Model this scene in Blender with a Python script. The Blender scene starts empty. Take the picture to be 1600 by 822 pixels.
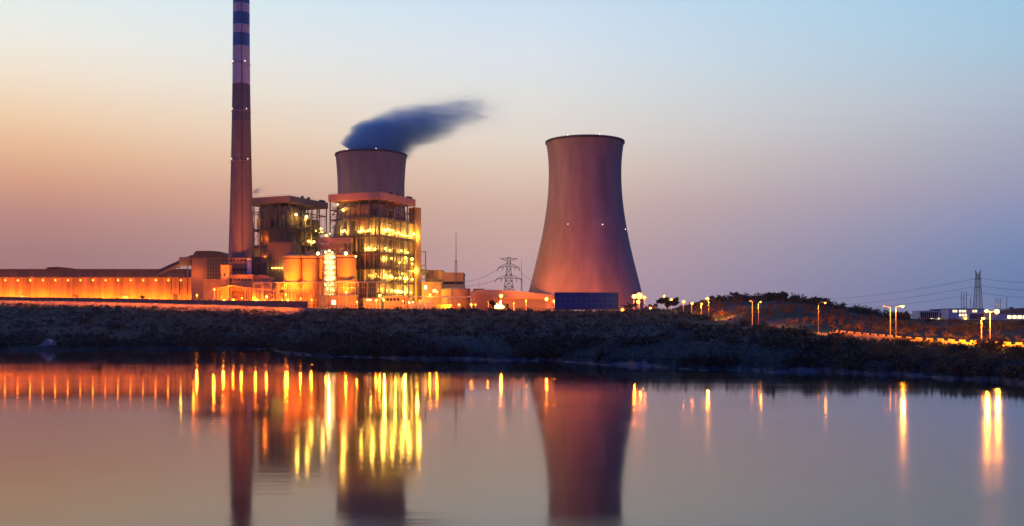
import bpy, bmesh, math, random
import numpy as np
from mathutils import Vector, Matrix

random.seed(7)
rng = np.random.default_rng(7)
scene = bpy.context.scene
COL = scene.collection
R = math.radians

# ------------------------------------------------------------------ camera, sky, sun, exposure
F, HOR, CAMZ = 1555.56, 506.0, 13.0
cam_d = bpy.data.cameras.new('camera')
cam_d.lens = 35.0
cam_d.sensor_width = 36.0
cam_d.shift_y = (HOR - 411.0) / 1600.0
cam_d.clip_start = 1.0
cam_d.clip_end = 20000.0
cam = bpy.data.objects.new('camera', cam_d)
COL.objects.link(cam)
cam.location = (0, 0, CAMZ)
cam.rotation_euler = (R(90), 0, 0)
scene.camera = cam

scene.render.engine = 'CYCLES'
scene.cycles.use_denoising = True
scene.cycles.max_bounces = 7
scene.cycles.diffuse_bounces = 2
scene.cycles.glossy_bounces = 4
scene.cycles.volume_bounces = 3
scene.cycles.transparent_max_bounces = 6
scene.cycles.sample_clamp_indirect = 12.0
scene.cycles.use_light_tree = True
scene.cycles.volume_max_steps = 256
scene.view_settings.view_transform = 'Standard'
scene.view_settings.look = 'None'
scene.view_settings.exposure = 0.0
scene.view_settings.gamma = 1.0


def lin(c):
    o = []
    for v in c[:3]:
        v = v / 255.0
        o.append(v / 12.92 if v <= 0.04045 else ((v + 0.055) / 1.055) ** 2.4)
    return (*o, 1.0)


def build_world():
    w = bpy.data.worlds.new('World')
    scene.world = w
    w.use_nodes = True
    nt = w.node_tree
    nt.nodes.clear()
    N, L = nt.nodes.new, nt.links.new
    out = N('ShaderNodeOutputWorld')
    tc = N('ShaderNodeTexCoord')
    sep = N('ShaderNodeSeparateXYZ')
    L(tc.outputs['Generated'], sep.inputs[0])

    def ramp(stops):
        r = N('ShaderNodeValToRGB')
        cr = r.color_ramp
        cr.interpolation = 'EASE'
        cr.interpolation = 'LINEAR'
        while len(cr.elements) < len(stops):
            cr.elements.new(0.5)
        for e, (p, c) in zip(cr.elements, sorted(stops)):
            e.position = p
            e.color = lin(c)
        L(sep.outputs['Z'], r.inputs[0])
        return r

    def zz(py):
        return max(0.0, (HOR - py) / math.hypot(HOR - py, 1600.0))
    left = ramp([(zz(506), (138, 106, 122)), (zz(450), (146, 112, 124)), (zz(400), (158, 120, 127)), (zz(350), (182, 134, 130)), (zz(300), (213, 157, 134)),
                 (zz(250), (233, 187, 152)), (zz(200), (243, 211, 178)), (zz(140), (245, 230, 211)), (zz(90), (241, 239, 229)),
                 (zz(0), (226, 242, 245)), (0.42, (150, 190, 215)), (0.7, (38, 86, 176)), (1.0, (24, 64, 172))])
    mid = ramp([(zz(506), (180, 148, 162)), (zz(440), (189, 155, 162)), (zz(380), (200, 164, 160)), (zz(320), (213, 178, 164)),
                (zz(260), (227, 202, 184)), (zz(210), (231, 218, 206)), (zz(140), (228, 227, 224)), (zz(70), (222, 230, 239)),
                (zz(0), (211, 228, 244)), (0.42, (125, 170, 210)), (0.7, (38, 86, 176)), (1.0, (24, 64, 172))])
    right = ramp([(zz(506), (98, 122, 168)), (zz(450), (102, 128, 175)), (zz(400), (117, 138, 181)), (zz(350), (138, 148, 186)), (zz(310), (155, 156, 186)),
                  (zz(240), (169, 174, 194)), (zz(170), (178, 192, 210)), (zz(100), (168, 201, 224)),
                  (zz(0), (158, 204, 232)), (0.42, (95, 150, 195)), (0.7, (38, 86, 176)), (1.0, (24, 64, 172))])
    # azimuth
    def mr(sock, a, b, smooth=True):
        m = N('ShaderNodeMapRange')
        m.interpolation_type = 'SMOOTHSTEP' if smooth else 'LINEAR'
        m.inputs['From Min'].default_value = a
        m.inputs['From Max'].default_value = b
        L(sock, m.inputs['Value'])
        return m.outputs[0]

    def mixc(f, a, b):
        m = N('ShaderNodeMix')
        m.data_type = 'RGBA'
        L(f, m.inputs['Factor'])
        L(a, m.inputs['A'])
        if isinstance(b, tuple):
            m.inputs['B'].default_value = b
        else:
            L(b, m.inputs['B'])
        return m.outputs['Result']
    c1 = mixc(mr(sep.outputs['X'], -0.42, 0.0, False), left.outputs[0], mid.outputs[0])
    c2 = mixc(mr(sep.outputs['X'], 0.02, 0.45, False), c1, right.outputs[0])
    # behind the viewer the sky has already gone dark blue
    back = ramp([(0.0, (46, 66, 132)), (0.2, (28, 70, 170)), (1.0, (24, 64, 172))])
    c3 = mixc(mr(sep.outputs['Y'], 0.62, -0.15), c2, back.outputs[0])
    # below the horizon: dark ground
    c4 = mixc(mr(sep.outputs['Z'], -0.002, -0.03, False), c3, (0.01, 0.012, 0.016, 1))
    bg = N('ShaderNodeBackground')
    bg.inputs['Strength'].default_value = 0.97
    L(c4, bg.inputs['Color'])
    sky = N('ShaderNodeTexSky')
    sky.sky_type = 'NISHITA'
    sky.sun_disc = False
    sky.sun_elevation = R(1.0)
    sky.sun_rotation = R(-35)
    bg2 = N('ShaderNodeBackground')
    bg2.inputs['Strength'].default_value = 0.005
    L(sky.outputs[0], bg2.inputs['Color'])
    add = N('ShaderNodeAddShader')
    L(bg.outputs[0], add.inputs[0])
    L(bg2.outputs[0], add.inputs[1])
    L(add.outputs[0], out.inputs['Surface'])


build_world()
sun_d = bpy.data.lights.new('sun', 'SUN')
sun_d.energy = 0.22
sun_d.angle = R(12)
sun_d.color = (1.0, 0.42, 0.42)
sun = bpy.data.objects.new('sun', sun_d)
COL.objects.link(sun)
sun.rotation_euler = (R(84), 0, R(-75))       # added weak warm light, low from the left, for towers and chimney


# ------------------------------------------------------------------ helpers
def W(px, py, Y):
    return Vector(((px - 800.0) / F * Y, Y, CAMZ + (HOR - py) / F * Y))


def X(px, Y):
    return (px - 800.0) / F * Y


def Z(py, Y):
    return CAMZ + (HOR - py) / F * Y


def new_mat(name):
    m = bpy.data.materials.new(name)
    m.use_nodes = True
    nt = m.node_tree
    return m, nt, nt.nodes['Principled BSDF']


def mat(name, col, rough=0.75, scale=0.35, var=0.25, metal=0.0, streak=0.0, bump=0.0, ribs=None):
    m, nt, b = new_mat(name)
    N, L = nt.nodes.new, nt.links.new
    tc = N('ShaderNodeTexCoord')
    no = N('ShaderNodeTexNoise')
    no.inputs['Scale'].default_value = scale
    no.inputs['Detail'].default_value = 6
    no.inputs['Roughness'].default_value = 0.65
    mp = N('ShaderNodeMapping')
    L(tc.outputs['Object'], mp.inputs[0])
    if streak:
        mp.inputs['Scale'].default_value = (1, 1, streak)
    L(mp.outputs[0], no.inputs['Vector'])
    r = N('ShaderNodeValToRGB')
    r.color_ramp.elements[0].position = 0.3
    r.color_ramp.elements[1].position = 0.72
    r.color_ramp.elements[0].color = (*[c * (1 - var) for c in col], 1)
    r.color_ramp.elements[1].color = (*[min(1, c * (1 + var)) for c in col], 1)
    L(no.outputs['Fac'], r.inputs[0])
    csock = r.outputs[0]
    if ribs:
        wv = N('ShaderNodeTexWave')
        wv.bands_direction = ribs[0]
        wv.inputs['Scale'].default_value = ribs[1]
        wv.inputs['Distortion'].default_value = 0.0
        L(tc.outputs['Object'], wv.inputs['Vector'])
        mx = N('ShaderNodeMix')
        mx.data_type = 'RGBA'
        mx.blend_type = 'MULTIPLY'
        mx.inputs['Factor'].default_value = ribs[2]
        L(csock, mx.inputs['A'])
        L(wv.outputs['Color'], mx.inputs['B'])
        csock = mx.outputs['Result']
    L(csock, b.inputs['Base Color'])
    b.inputs['Roughness'].default_value = rough
    b.inputs['Metallic'].default_value = metal
    if bump:
        bp = N('ShaderNodeBump')
        bp.inputs['Strength'].default_value = bump
        bp.inputs['Distance'].default_value = 0.3
        L(no.outputs['Fac'], bp.inputs['Height'])
        L(bp.outputs[0], b.inputs['Normal'])
    return m


def emat(name, col, strength):
    m, nt, b = new_mat(name)
    b.inputs['Base Color'].default_value = (0.8, 0.75, 0.65, 1)
    b.inputs['Emission Color'].default_value = (*col, 1)
    b.inputs['Emission Strength'].default_value = strength
    return m


M = dict(
    concrete=mat('pale concrete', (0.34, 0.31, 0.29), 0.85, 0.08, 0.22, streak=0.25),
    concrete_dark=mat('stained concrete', (0.09, 0.09, 0.105), 0.9, 0.12, 0.3),  # plain dark tone; on the retaining wall it carries the shade
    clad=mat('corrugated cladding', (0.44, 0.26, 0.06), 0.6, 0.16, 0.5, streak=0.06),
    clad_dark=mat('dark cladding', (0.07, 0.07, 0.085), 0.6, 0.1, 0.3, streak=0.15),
    clad_brown=mat('brown cladding', (0.26, 0.17, 0.11), 0.65, 0.1, 0.25, streak=0.2),
    casing=mat('boiler casing', (0.12, 0.10, 0.085), 0.6, 0.15, 0.5),
    steel=mat('grey structural steel', (0.10, 0.095, 0.095), 0.55, 0.3, 0.25),
    steel_lit=mat('lamplit structural steel', (0.42, 0.30, 0.17), 0.6, 0.3, 0.2),  # paler warm copy of the steel, lamp light put into its colour
    fascia=mat('roof fascia', (0.42, 0.25, 0.17), 0.6, 0.06, 0.12),
    fascia2=mat('darker roof fascia', (0.30, 0.20, 0.13), 0.6, 0.06, 0.15),  # darker tone of the roof fascia colour
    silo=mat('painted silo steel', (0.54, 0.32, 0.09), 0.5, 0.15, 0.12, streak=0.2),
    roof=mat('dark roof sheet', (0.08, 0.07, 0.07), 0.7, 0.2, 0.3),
    roof_light=mat('pale roof sheet', (0.33, 0.27, 0.24), 0.65, 0.2, 0.2),
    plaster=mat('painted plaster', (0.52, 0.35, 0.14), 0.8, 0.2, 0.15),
    glass_dark=mat('dark window glass', (0.02, 0.022, 0.03), 0.15, 0.5, 0.2),
    blue=mat('blue sheet', (0.0, 0.055, 0.30), 0.6, 0.15, 0.3, streak=6.0),
    red=mat('red paint', (0.45, 0.05, 0.03), 0.5, 0.5, 0.2),
    yellow=mat('yellow paint', (0.7, 0.45, 0.05), 0.5, 0.5, 0.15),
    white=mat('white paint', (0.75, 0.74, 0.72), 0.6, 0.3, 0.08),
    galv=mat('galvanised steel', (0.5, 0.5, 0.5), 0.5, 0.6, 0.12),
    asphalt=mat('asphalt', (0.05, 0.05, 0.052), 0.85, 0.5, 0.25),
    trunk=mat('bark', (0.07, 0.05, 0.035), 0.9, 1.5, 0.3),
    leaf=mat('dark foliage', (0.010, 0.050, 0.034), 0.8, 0.25, 0.6),
    leaf2=mat('lamplit foliage', (0.14, 0.10, 0.03), 0.8, 0.25, 0.55),  # warmer foliage colour with the red lamp light put into it
    leaf3=mat('dry brush', (0.035, 0.115, 0.09), 0.85, 0.06, 0.75),
    sand=mat('pale sand', (0.4, 0.34, 0.28), 0.9, 0.4, 0.2),
    pole=mat('painted lamp pole', (0.2, 0.19, 0.18), 0.5, 0.8, 0.15),
    rubber=mat('black rubber', (0.02, 0.02, 0.02), 0.8, 1.0, 0.2),
    e_orange=emat('sodium bulb', (1.0, 0.28, 0.022), 3.6),
    e_orange_dim=emat('weak sodium bulb', (1.0, 0.32, 0.03), 3.0),
    e_yellow=emat('warm flood bulb', (1.0, 0.60, 0.075), 7.0),
    e_white=emat('white flood bulb', (1.0, 0.74, 0.22), 6.0),
    e_small=emat('pale aviation bulb', (1.0, 0.72, 0.6), 3.0),
    e_red=emat('red beacon bulb', (1.0, 0.12, 0.2), 12.0),
    e_win=emat('lit window', (1.0, 0.72, 0.36), 2.2),
)


M['blue'].node_tree.nodes['Principled BSDF'].inputs['Specular IOR Level'].default_value = 0.05


class MB:
    def __init__(s):
        s.v, s.f = [], []

    def quads(s, vs, fs):
        o = len(s.v)
        s.v += [tuple(v) for v in vs]
        s.f += [tuple(i + o for i in f) for f in fs]
        return s

    def box(s, x0, x1, y0, y1, z0, z1):
        vs = [(x, y, z) for z in (z0, z1) for y in (y0, y1) for x in (x0, x1)]
        return s.quads(vs, [(0, 2, 3, 1), (4, 5, 7, 6), (0, 1, 5, 4), (2, 6, 7, 3), (0, 4, 6, 2), (1, 3, 7, 5)])

    def bar(s, p, q, w, h=None):
        p, q = Vector(p), Vector(q)
        h = h or w
        d = (q - p)
        if d.length < 1e-6:
            return s
        d.normalize()
        up = Vector((0, 0, 1)) if abs(d.z) < 0.95 else Vector((0, 1, 0))
        a = d.cross(up).normalized()
        b = a.cross(d).normalized()
        vs = []
        for c in (p, q):
            for i, j in ((-1, -1), (1, -1), (1, 1), (-1, 1)):
                vs.append(c + a * (i * w / 2) + b * (j * h / 2))
        return s.quads(vs, [(0, 1, 2, 3), (7, 6, 5, 4), (0, 4, 5, 1), (1, 5, 6, 2), (2, 6, 7, 3), (3, 7, 4, 0)])

    def tube(s, p, q, r0, r1=None, n=10, caps=True):
        p, q = Vector(p), Vector(q)
        r1 = r0 if r1 is None else r1
        d = (q - p).normalized()
        up = Vector((0, 0, 1)) if abs(d.z) < 0.95 else Vector((0, 1, 0))
        a = d.cross(up).normalized()
        b = a.cross(d).normalized()
        vs = []
        for c, r in ((p, r0), (q, r1)):
            for k in range(n):
                t = 2 * math.pi * k / n
                vs.append(c + a * (math.cos(t) * r) + b * (math.sin(t) * r))
        fs = [(k, (k + 1) % n, n + (k + 1) % n, n + k) for k in range(n)]
        if caps:
            fs += [tuple(range(n - 1, -1, -1)), tuple(range(n, 2 * n))]
        return s.quads(vs, fs)

    def path(s, pts, r, n=5):
        pts = [Vector(p) for p in pts]
        vs, fs = [], []
        for i, c in enumerate(pts):
            d = (pts[min(i + 1, len(pts) - 1)] - pts[max(i - 1, 0)]).normalized()
            up = Vector((0, 0, 1)) if abs(d.z) < 0.95 else Vector((0, 1, 0))
            a = d.cross(up).normalized()
            b = a.cross(d).normalized()
            rr = r[i] if isinstance(r, (list, tuple)) else r
            for k in range(n):
                t = 2 * math.pi * k / n
                vs.append(c + a * (math.cos(t) * rr) + b * (math.sin(t) * rr))
        for i in range(len(pts) - 1):
            for k in range(n):
                fs.append((i * n + k, i * n + (k + 1) % n, (i + 1) * n + (k + 1) % n, (i + 1) * n + k))
        fs += [tuple(range(n - 1, -1, -1)), tuple(range((len(pts) - 1) * n, len(pts) * n))]
        return s.quads(vs, fs)

    def lathe(s, prof, n=48, cap=True, cx=0.0, cy=0.0):
        vs, fs = [], []
        for (r, z) in prof:
            for k in range(n):
                t = 2 * math.pi * k / n
                vs.append((cx + math.cos(t) * r, cy + math.sin(t) * r, z))
        for i in range(len(prof) - 1):
            for k in range(n):
                fs.append((i * n + k, i * n + (k + 1) % n, (i + 1) * n + (k + 1) % n, (i + 1) * n + k))
        if cap:
            fs += [tuple(range(n - 1, -1, -1)), tuple(range((len(prof) - 1) * n, len(prof) * n))]
        return s.quads(vs, fs)

    def prism(s, poly, y0, y1):
        """poly: (x, z) outline, pushed from y0 to y1"""
        n = len(poly)
        vs = [(x, y0, z) for x, z in poly] + [(x, y1, z) for x, z in poly]
        fs = [tuple(range(n)), tuple(range(2 * n - 1, n - 1, -1))]
        fs += [(k, n + k, n + (k + 1) % n, (k + 1) % n) for k in range(n)]
        return s.quads(vs, fs)

    def ball(s, c, r, n=8, m=5, squash=1.0):
        prof = []
        vs, fs = [], []
        c = Vector(c)
        for i in range(1, m):
            a = math.pi * i / m
            for k in range(n):
                t = 2 * math.pi * k / n
                vs.append(c + Vector((math.sin(a) * math.cos(t) * r, math.sin(a) * math.sin(t) * r, math.cos(a) * r * squash)))
        top, bot = len(vs), len(vs) + 1
        vs += [c + Vector((0, 0, r * squash)), c - Vector((0, 0, r * squash))]
        for i in range(m - 2):
            for k in range(n):
                fs.append((i * n + k, (i + 1) * n + k, (i + 1) * n + (k + 1) % n, i * n + (k + 1) % n))
        for k in range(n):
            fs.append((top, k, (k + 1) % n))
            fs.append((bot, (m - 2) * n + (k + 1) % n, (m - 2) * n + k))
        return s.quads(vs, fs)

    def build(s, name, m, parent=None, smooth=False):
        me = bpy.data.meshes.new(name)
        me.from_pydata(s.v, [], s.f)
        me.materials.append(m)
        if smooth:
            me.polygons.foreach_set('use_smooth', [True] * len(me.polygons))
        me.update()
        o = bpy.data.objects.new(name, me)
        COL.objects.link(o)
        if parent is not None:
            o.parent = parent
        return o


def tag(o, label, cat, group=None):
    o['label'] = label
    o['category'] = cat
    if group:
        o['group'] = group
    return o


def thing(name, label, cat, loc, rz=0.0, group=None):
    o = bpy.data.objects.new(name, None)
    o.empty_display_size = 1.0
    COL.objects.link(o)
    o.location = loc
    o.rotation_euler = (0, 0, rz)
    return tag(o, label, cat, group)


def point(loc, power, col, radius=0.6, parent=None, name='lamp_light'):
    d = bpy.data.lights.new(name, 'POINT')
    d.energy = power
    d.color = col
    d.shadow_soft_size = radius
    o = bpy.data.objects.new(name, d)
    COL.objects.link(o)
    o.location = loc
    if parent is not None:
        o.parent = parent
    return o


ORANGE = (1.0, 0.185, 0.008)
YELLOW = (1.0, 0.52, 0.07)
AMBER = (1.0, 0.27, 0.02)

# ------------------------------------------------------------------ terrain
# (px, [(Y, z) ...]): under water, shore, low scarp, low bank, mid bank, crest, road or yard, far ridge, behind, horizon
def column(px, shore_py, m1, m2, crest, yard, ridge, behind, far):
    ys = CAMZ * F / (shore_py - HOR)

    def cv(t):
        return (t[0], Z(t[1], t[0]) if t[2:] == ('p',) else t[1])
    p1, p2, c, yd, rd, bh, fr = [cv(t) for t in (m1, m2, crest, yard, ridge, behind, far)]
    # a short steep sandy face below the parapet, a gentle run elsewhere
    k = float(np.interp(px, [470, 500], [1, 0]))
    fy = c[0] - 10 - 8 * k
    lin_z = p2[1] + (c[1] - p2[1]) * (fy - p2[0]) / (c[0] - p2[0])
    fz = lin_z * (1 - k) + (c[1] - 6.0) * k
    return (px, [(ys - 45, -4.0), (ys, 0.0), (ys + 5, 1.2), p1, p2, (fy, fz), c, yd, rd, bh, fr])


P = 'p'
COLS = [
    column(-900, 548, (500, 540, P), (640, 515, P), (1080, 468, P), (1180, 40.0), (1500, 41), (2500, 44), (3000, 50)),
    column(0, 548, (500, 540, P), (640, 515, P), (1080, 468, P), (1180, 40.0), (1500, 41), (2500, 44), (3000, 50)),
    column(200, 546, (520, 538, P), (640, 514, P), (946, 471.5, P), (1100, 39.0), (1300, 40.5), (2500, 44), (3000, 50)),
    column(320, 546, (515, 538, P), (600, 517, P), (877, 474.5, P), (935, 33.0), (1200, 38.5), (2500, 42), (3000, 50)),
    column(420, 545, (525, 538, P), (600, 517, P), (829, 478, P), (880, 29.5), (1000, 30), (2500, 38), (3000, 46)),
    column(440, 552, (458, 544, P), (560, 521, P), (818, 479, P), (870, 28.6), (1000, 29.5), (2500, 37), (3000, 45)),
    column(490, 556, (414, 547, P), (448, 524, P), (800, 481, P), (850, 27.0), (1000, 28.5), (2500, 34), (3000, 42)),
    column(600, 560, (382, 549, P), (412, 526, P), (790, 483, P), (845, 26.0), (1000, 27.5), (2500, 32), (3000, 40)),
    column(700, 562, (370, 550, P), (396, 527, P), (785, 484.5, P), (840, 25.2), (1000, 27), (2500, 30), (3000, 40)),
    column(860, 564, (357, 552, P), (384, 528, P), (780, 487.5, P), (840, 23.5), (1000, 26), (2500, 30), (3000, 40)),
    column(980, 572, (315, 558, P), (346, 532, P), (715, 488.5, P), (790, 22.5), (1000, 26), (2500, 30), (3000, 40)),
    column(1040, 575, (302, 560, P), (331, 533, P), (655, 484, P), (735, 22.0), (1000, 27), (2500, 30), (3000, 40)),
    column(1100, 578, (290, 563, P), (318, 536, P), (520, 498, P), (600, 15.8), (770, 469, P), (1000, 27), (3000, 38)),
    column(1180, 580, (283, 564, P), (308, 538, P), (445, 509, P), (482, 10.9), (740, 466.5, P), (950, 24), (3000, 36)),
    column(1240, 582, (275, 565, P), (300, 540, P), (425, 516, P), (448, 9.8), (690, 468, P), (900, 22), (3000, 35)),
    column(1278, 582, (275, 565, P), (299, 542, P), (406, 524, P), (422, 8.9), (650, 473, P), (870, 20), (3000, 33)),
    column(1345, 584, (268, 568, P), (291, 547, P), (394, 529.5, P), (406, 7.6), (640, 487, P), (850, 18), (3000, 30)),
    column(1400, 587, (259, 571, P), (282, 551, P), (380, 534, P), (391, 6.4), (620, 496.5, P), (850, 16.5), (3000, 30)),
    column(1470, 591, (246, 576, P), (272, 557, P), (371, 541, P), (382, 5.6), (610, 501, P), (900, 16.5), (3000, 28)),
    column(1533, 595, (235, 580, P), (262, 561, P), (364, 546, P), (375, 4.7), (600, 503.5, P), (900, 16.3), (3000, 28)),
    column(1600, 601, (221, 586, P), (248, 566, P), (355, 551, P), (367, 3.9), (600, 505, P), (900, 16.2), (3000, 28)),
    column(1800, 615, (205, 594, P), (250, 576, P), (345, 556, P), (360, 3.2), (600, 505, P), (900, 16), (3000, 28)),
    column(2700, 690, (130, 650, P), (200, 610, P), (320, 562, P), (345, 3.0), (600, 508, P), (900, 14), (3000, 24)),
]
CPX = np.array([c[0] for c in COLS], float)
CY = np.array([[p[0] for p in c[1]] for c in COLS], float)
CZ = np.array([[p[1] for p in c[1]] for c in COLS], float)
NK = CY.shape[1]


def col_at(px):
    ys = [np.interp(px, CPX, CY[:, k]) for k in range(NK)]
    zs = [np.interp(px, CPX, CZ[:, k]) for k in range(NK)]
    w = (math.sin(px * .045 + .6) + .7 * math.sin(px * .117 + 1.4) + .5 * math.sin(px * .29) + .3 * math.sin(px * .61 + 2)) * .011 * ys[1]
    w *= min(1.0, max(0.0, (px + 200) / 200))
    ys = [y + w * c for y, c in zip(ys, (1, 1, 1, .7, .3, 0, 0, 0, 0, 0, 0))]
    return ys, zs


def fbm(x, y):
    v = 0
    for a, f, ph in ((1.0, 0.021, 0.3), (0.6, 0.047, 1.9), (0.4, 0.11, 4.1), (0.25, 0.23, 2.2)):
        v = v + a * np.sin(x * f + 1.7 * np.sin(y * f * 0.8 + ph) + ph) * np.cos(y * f * 1.1 + 1.3 * np.sin(x * f * 0.7) + ph * 2)
    return v


ROADP = [(1900, 352, 3.0), (1700, 362, 3.5), (1533, 375, 4.75), (1390, 391, 6.45), (1278, 422, 8.9), (1180, 482, 10.9), (1100, 600, 15.8), (1035, 730, 22.0)]
ROAD = [Vector((X(p, y), y, z)) for p, y, z in ROADP]


def road_at(x, y):
    best = (1e9, 0)
    for a, b in zip(ROAD, ROAD[1:]):
        d = b - a
        t = max(0, min(1, ((x - a.x) * d.x + (y - a.y) * d.y) / (d.x ** 2 + d.y ** 2)))
        q = a + d * t
        e = math.hypot(x - q.x, y - q.y)
        if e < best[0]:
            best = (e, q.z)
    return best


def ground(x, y):
    px = 800 + F * x / y
    ys, zs = col_at(px)
    z = float(np.interp(y, ys, zs))
    amp = 0.0
    if y > ys[1] + 4:
        amp = 0.55 * min(1, (y - ys[1] - 4) / 40)
        if y > ys[5] - 2:
            amp *= 0.25
    z += amp * float(fbm(x, y))
    if 424 < px < 512:
        ya = ys[1] + 12 + (px - 424) * .35
        yb = 545 - (px - 424) * 1.05
        if ya < y < yb + 26:
            t = min(1, (y - ya) / 8) * min(1, max(0, (yb + 26 - y) / 26))
            z = z * (1 - t) + (-1.6) * t if y > yb - 40 or True else z
    e, rz = road_at(x, y)
    if e < 16:
        t = min(1, max(0, (e - 6.5) / 9))
        z = rz * (1 - t) + z * t
    return z


def build_terrain():
    pxs = np.concatenate([np.arange(-900, -20, 20), np.arange(-20, 1640, 5), np.arange(1640, 2701, 20)]).astype(float)
    seg = [4, 4, 16, 26, 30, 10, 12, 22, 12, 6]
    V, bare = [], []
    nrow = sum(seg) + 1
    for px in pxs:
        ys, zs = col_at(px)
        rows = [ys[0]]
        for k in range(NK - 1):
            for i in range(1, seg[k] + 1):
                rows.append(ys[k] + (ys[k + 1] - ys[k]) * i / seg[k])
        for y in rows:
            x = (px - 800) / F * y
            V.append((x, y, ground(x, y)))
            n = float(fbm(x * 2.3 + 9, y * 1.7))
            b = 0.0
            d = y - ys[1]
            if d < 4 + 4 * n and px > 380:
                b = max(b, 0.55 - 0.25 * n)
            if 930 < px < 1300 and d < 5 + 6 * n:
                b = max(b, 0.7)
            if px < 505 and y > ys[5] - 6 - 14 * max(0, n) and y < ys[6] + 30:
                b = 1.0
            if 480 < px < 1300 and y < ys[4] + 20 and n > 0.8:
                b = max(b, 0.35)
            if px > 1330 and y < ys[6] and n > 0.35:
                b = max(b, 0.5)
            if y > ys[6] + 6 and px < 1050:
                b = 0.6
            if px > 1060 and y > ys[7] + 4:
                b = max(b, 0.3 + .15 * n)
            bare.append(b)
    nc = len(pxs)
    Fs = []
    for i in range(nc - 1):
        for j in range(nrow - 1):
            a = i * nrow + j
            Fs.append((a, a + nrow, a + nrow + 1, a + 1))
    me = bpy.data.meshes.new('ground')
    me.from_pydata(V, [], Fs)
    at = me.attributes.new('bare', 'FLOAT', 'POINT')
    at.data.foreach_set('value', bare)
    me.polygons.foreach_set('use_smooth', [True] * len(me.polygons))
    o = bpy.data.objects.new('ground', me)
    COL.objects.link(o)
    o['kind'] = 'structure'
    m, nt, b = new_mat('river bank earth and grass')
    N, L = nt.nodes.new, nt.links.new
    geo = N('ShaderNodeNewGeometry')

    def noise(sc, det=6, stretch=None):
        n = N('ShaderNodeTexNoise')
        n.inputs['Scale'].default_value = sc
        n.inputs['Detail'].default_value = det
        n.inputs['Roughness'].default_value = 0.7
        if stretch:
            mp = N('ShaderNodeMapping')
            mp.inputs['Scale'].default_value = stretch
            L(geo.outputs['Position'], mp.inputs[0])
            L(mp.outputs[0], n.inputs['Vector'])
        else:
            L(geo.outputs['Position'], n.inputs['Vector'])
        return n

    def rampc(sock, stops):
        r = N('ShaderNodeValToRGB')
        while len(r.color_ramp.elements) < len(stops):
            r.color_ramp.elements.new(0.5)
        for e, (p, c) in zip(r.color_ramp.elements, stops):
            e.position, e.color = p, (*c, 1)
        L(sock, r.inputs[0])
        return r.outputs[0]
    grass = rampc(noise(0.05, 8, (1, 0.35, 1)).outputs['Fac'], [(0.30, (0.003, 0.014, 0.020)), (0.44, (0.006, 0.042, 0.042)), (0.56, (0.008, 0.060, 0.056)), (0.70, (0.024, 0.085, 0.075))])
    soil = rampc(noise(0.12, 8, (1, 0.4, 1)).outputs['Fac'], [(0.3, (0.12, 0.09, 0.075)), (0.55, (0.24, 0.19, 0.16)), (0.75, (0.34, 0.28, 0.25))])
    av = N('ShaderNodeAttribute')
    av.attribute_name = 'bare'
    n2 = noise(0.35, 5)
    ma = N('ShaderNodeMath')
    ma.operation = 'ADD'
    L(av.outputs['Fac'], ma.inputs[0])
    L(n2.outputs['Fac'], ma.inputs[1])
    mr = N('ShaderNodeMapRange')
    mr.inputs['From Min'].default_value = 0.85
    mr.inputs['From Max'].default_value = 1.2
    L(ma.outputs[0], mr.inputs['Value'])
    mx = N('ShaderNodeMix')
    mx.data_type = 'RGBA'
    L(mr.outputs[0], mx.inputs['Factor'])
    L(grass, mx.inputs['A'])
    L(soil, mx.inputs['B'])
    L(mx.outputs['Result'], b.inputs['Base Color'])
    b.inputs['Roughness'].default_value = 0.95
    b.inputs['Specular IOR Level'].default_value = 0.15
    bp = N('ShaderNodeBump')
    bp.inputs['Strength'].default_value = 0.9
    bp.inputs['Distance'].default_value = 1.2
    L(noise(0.5, 8).outputs['Fac'], bp.inputs['Height'])
    L(bp.outputs[0], b.inputs['Normal'])
    me.materials.append(m)


build_terrain()


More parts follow.
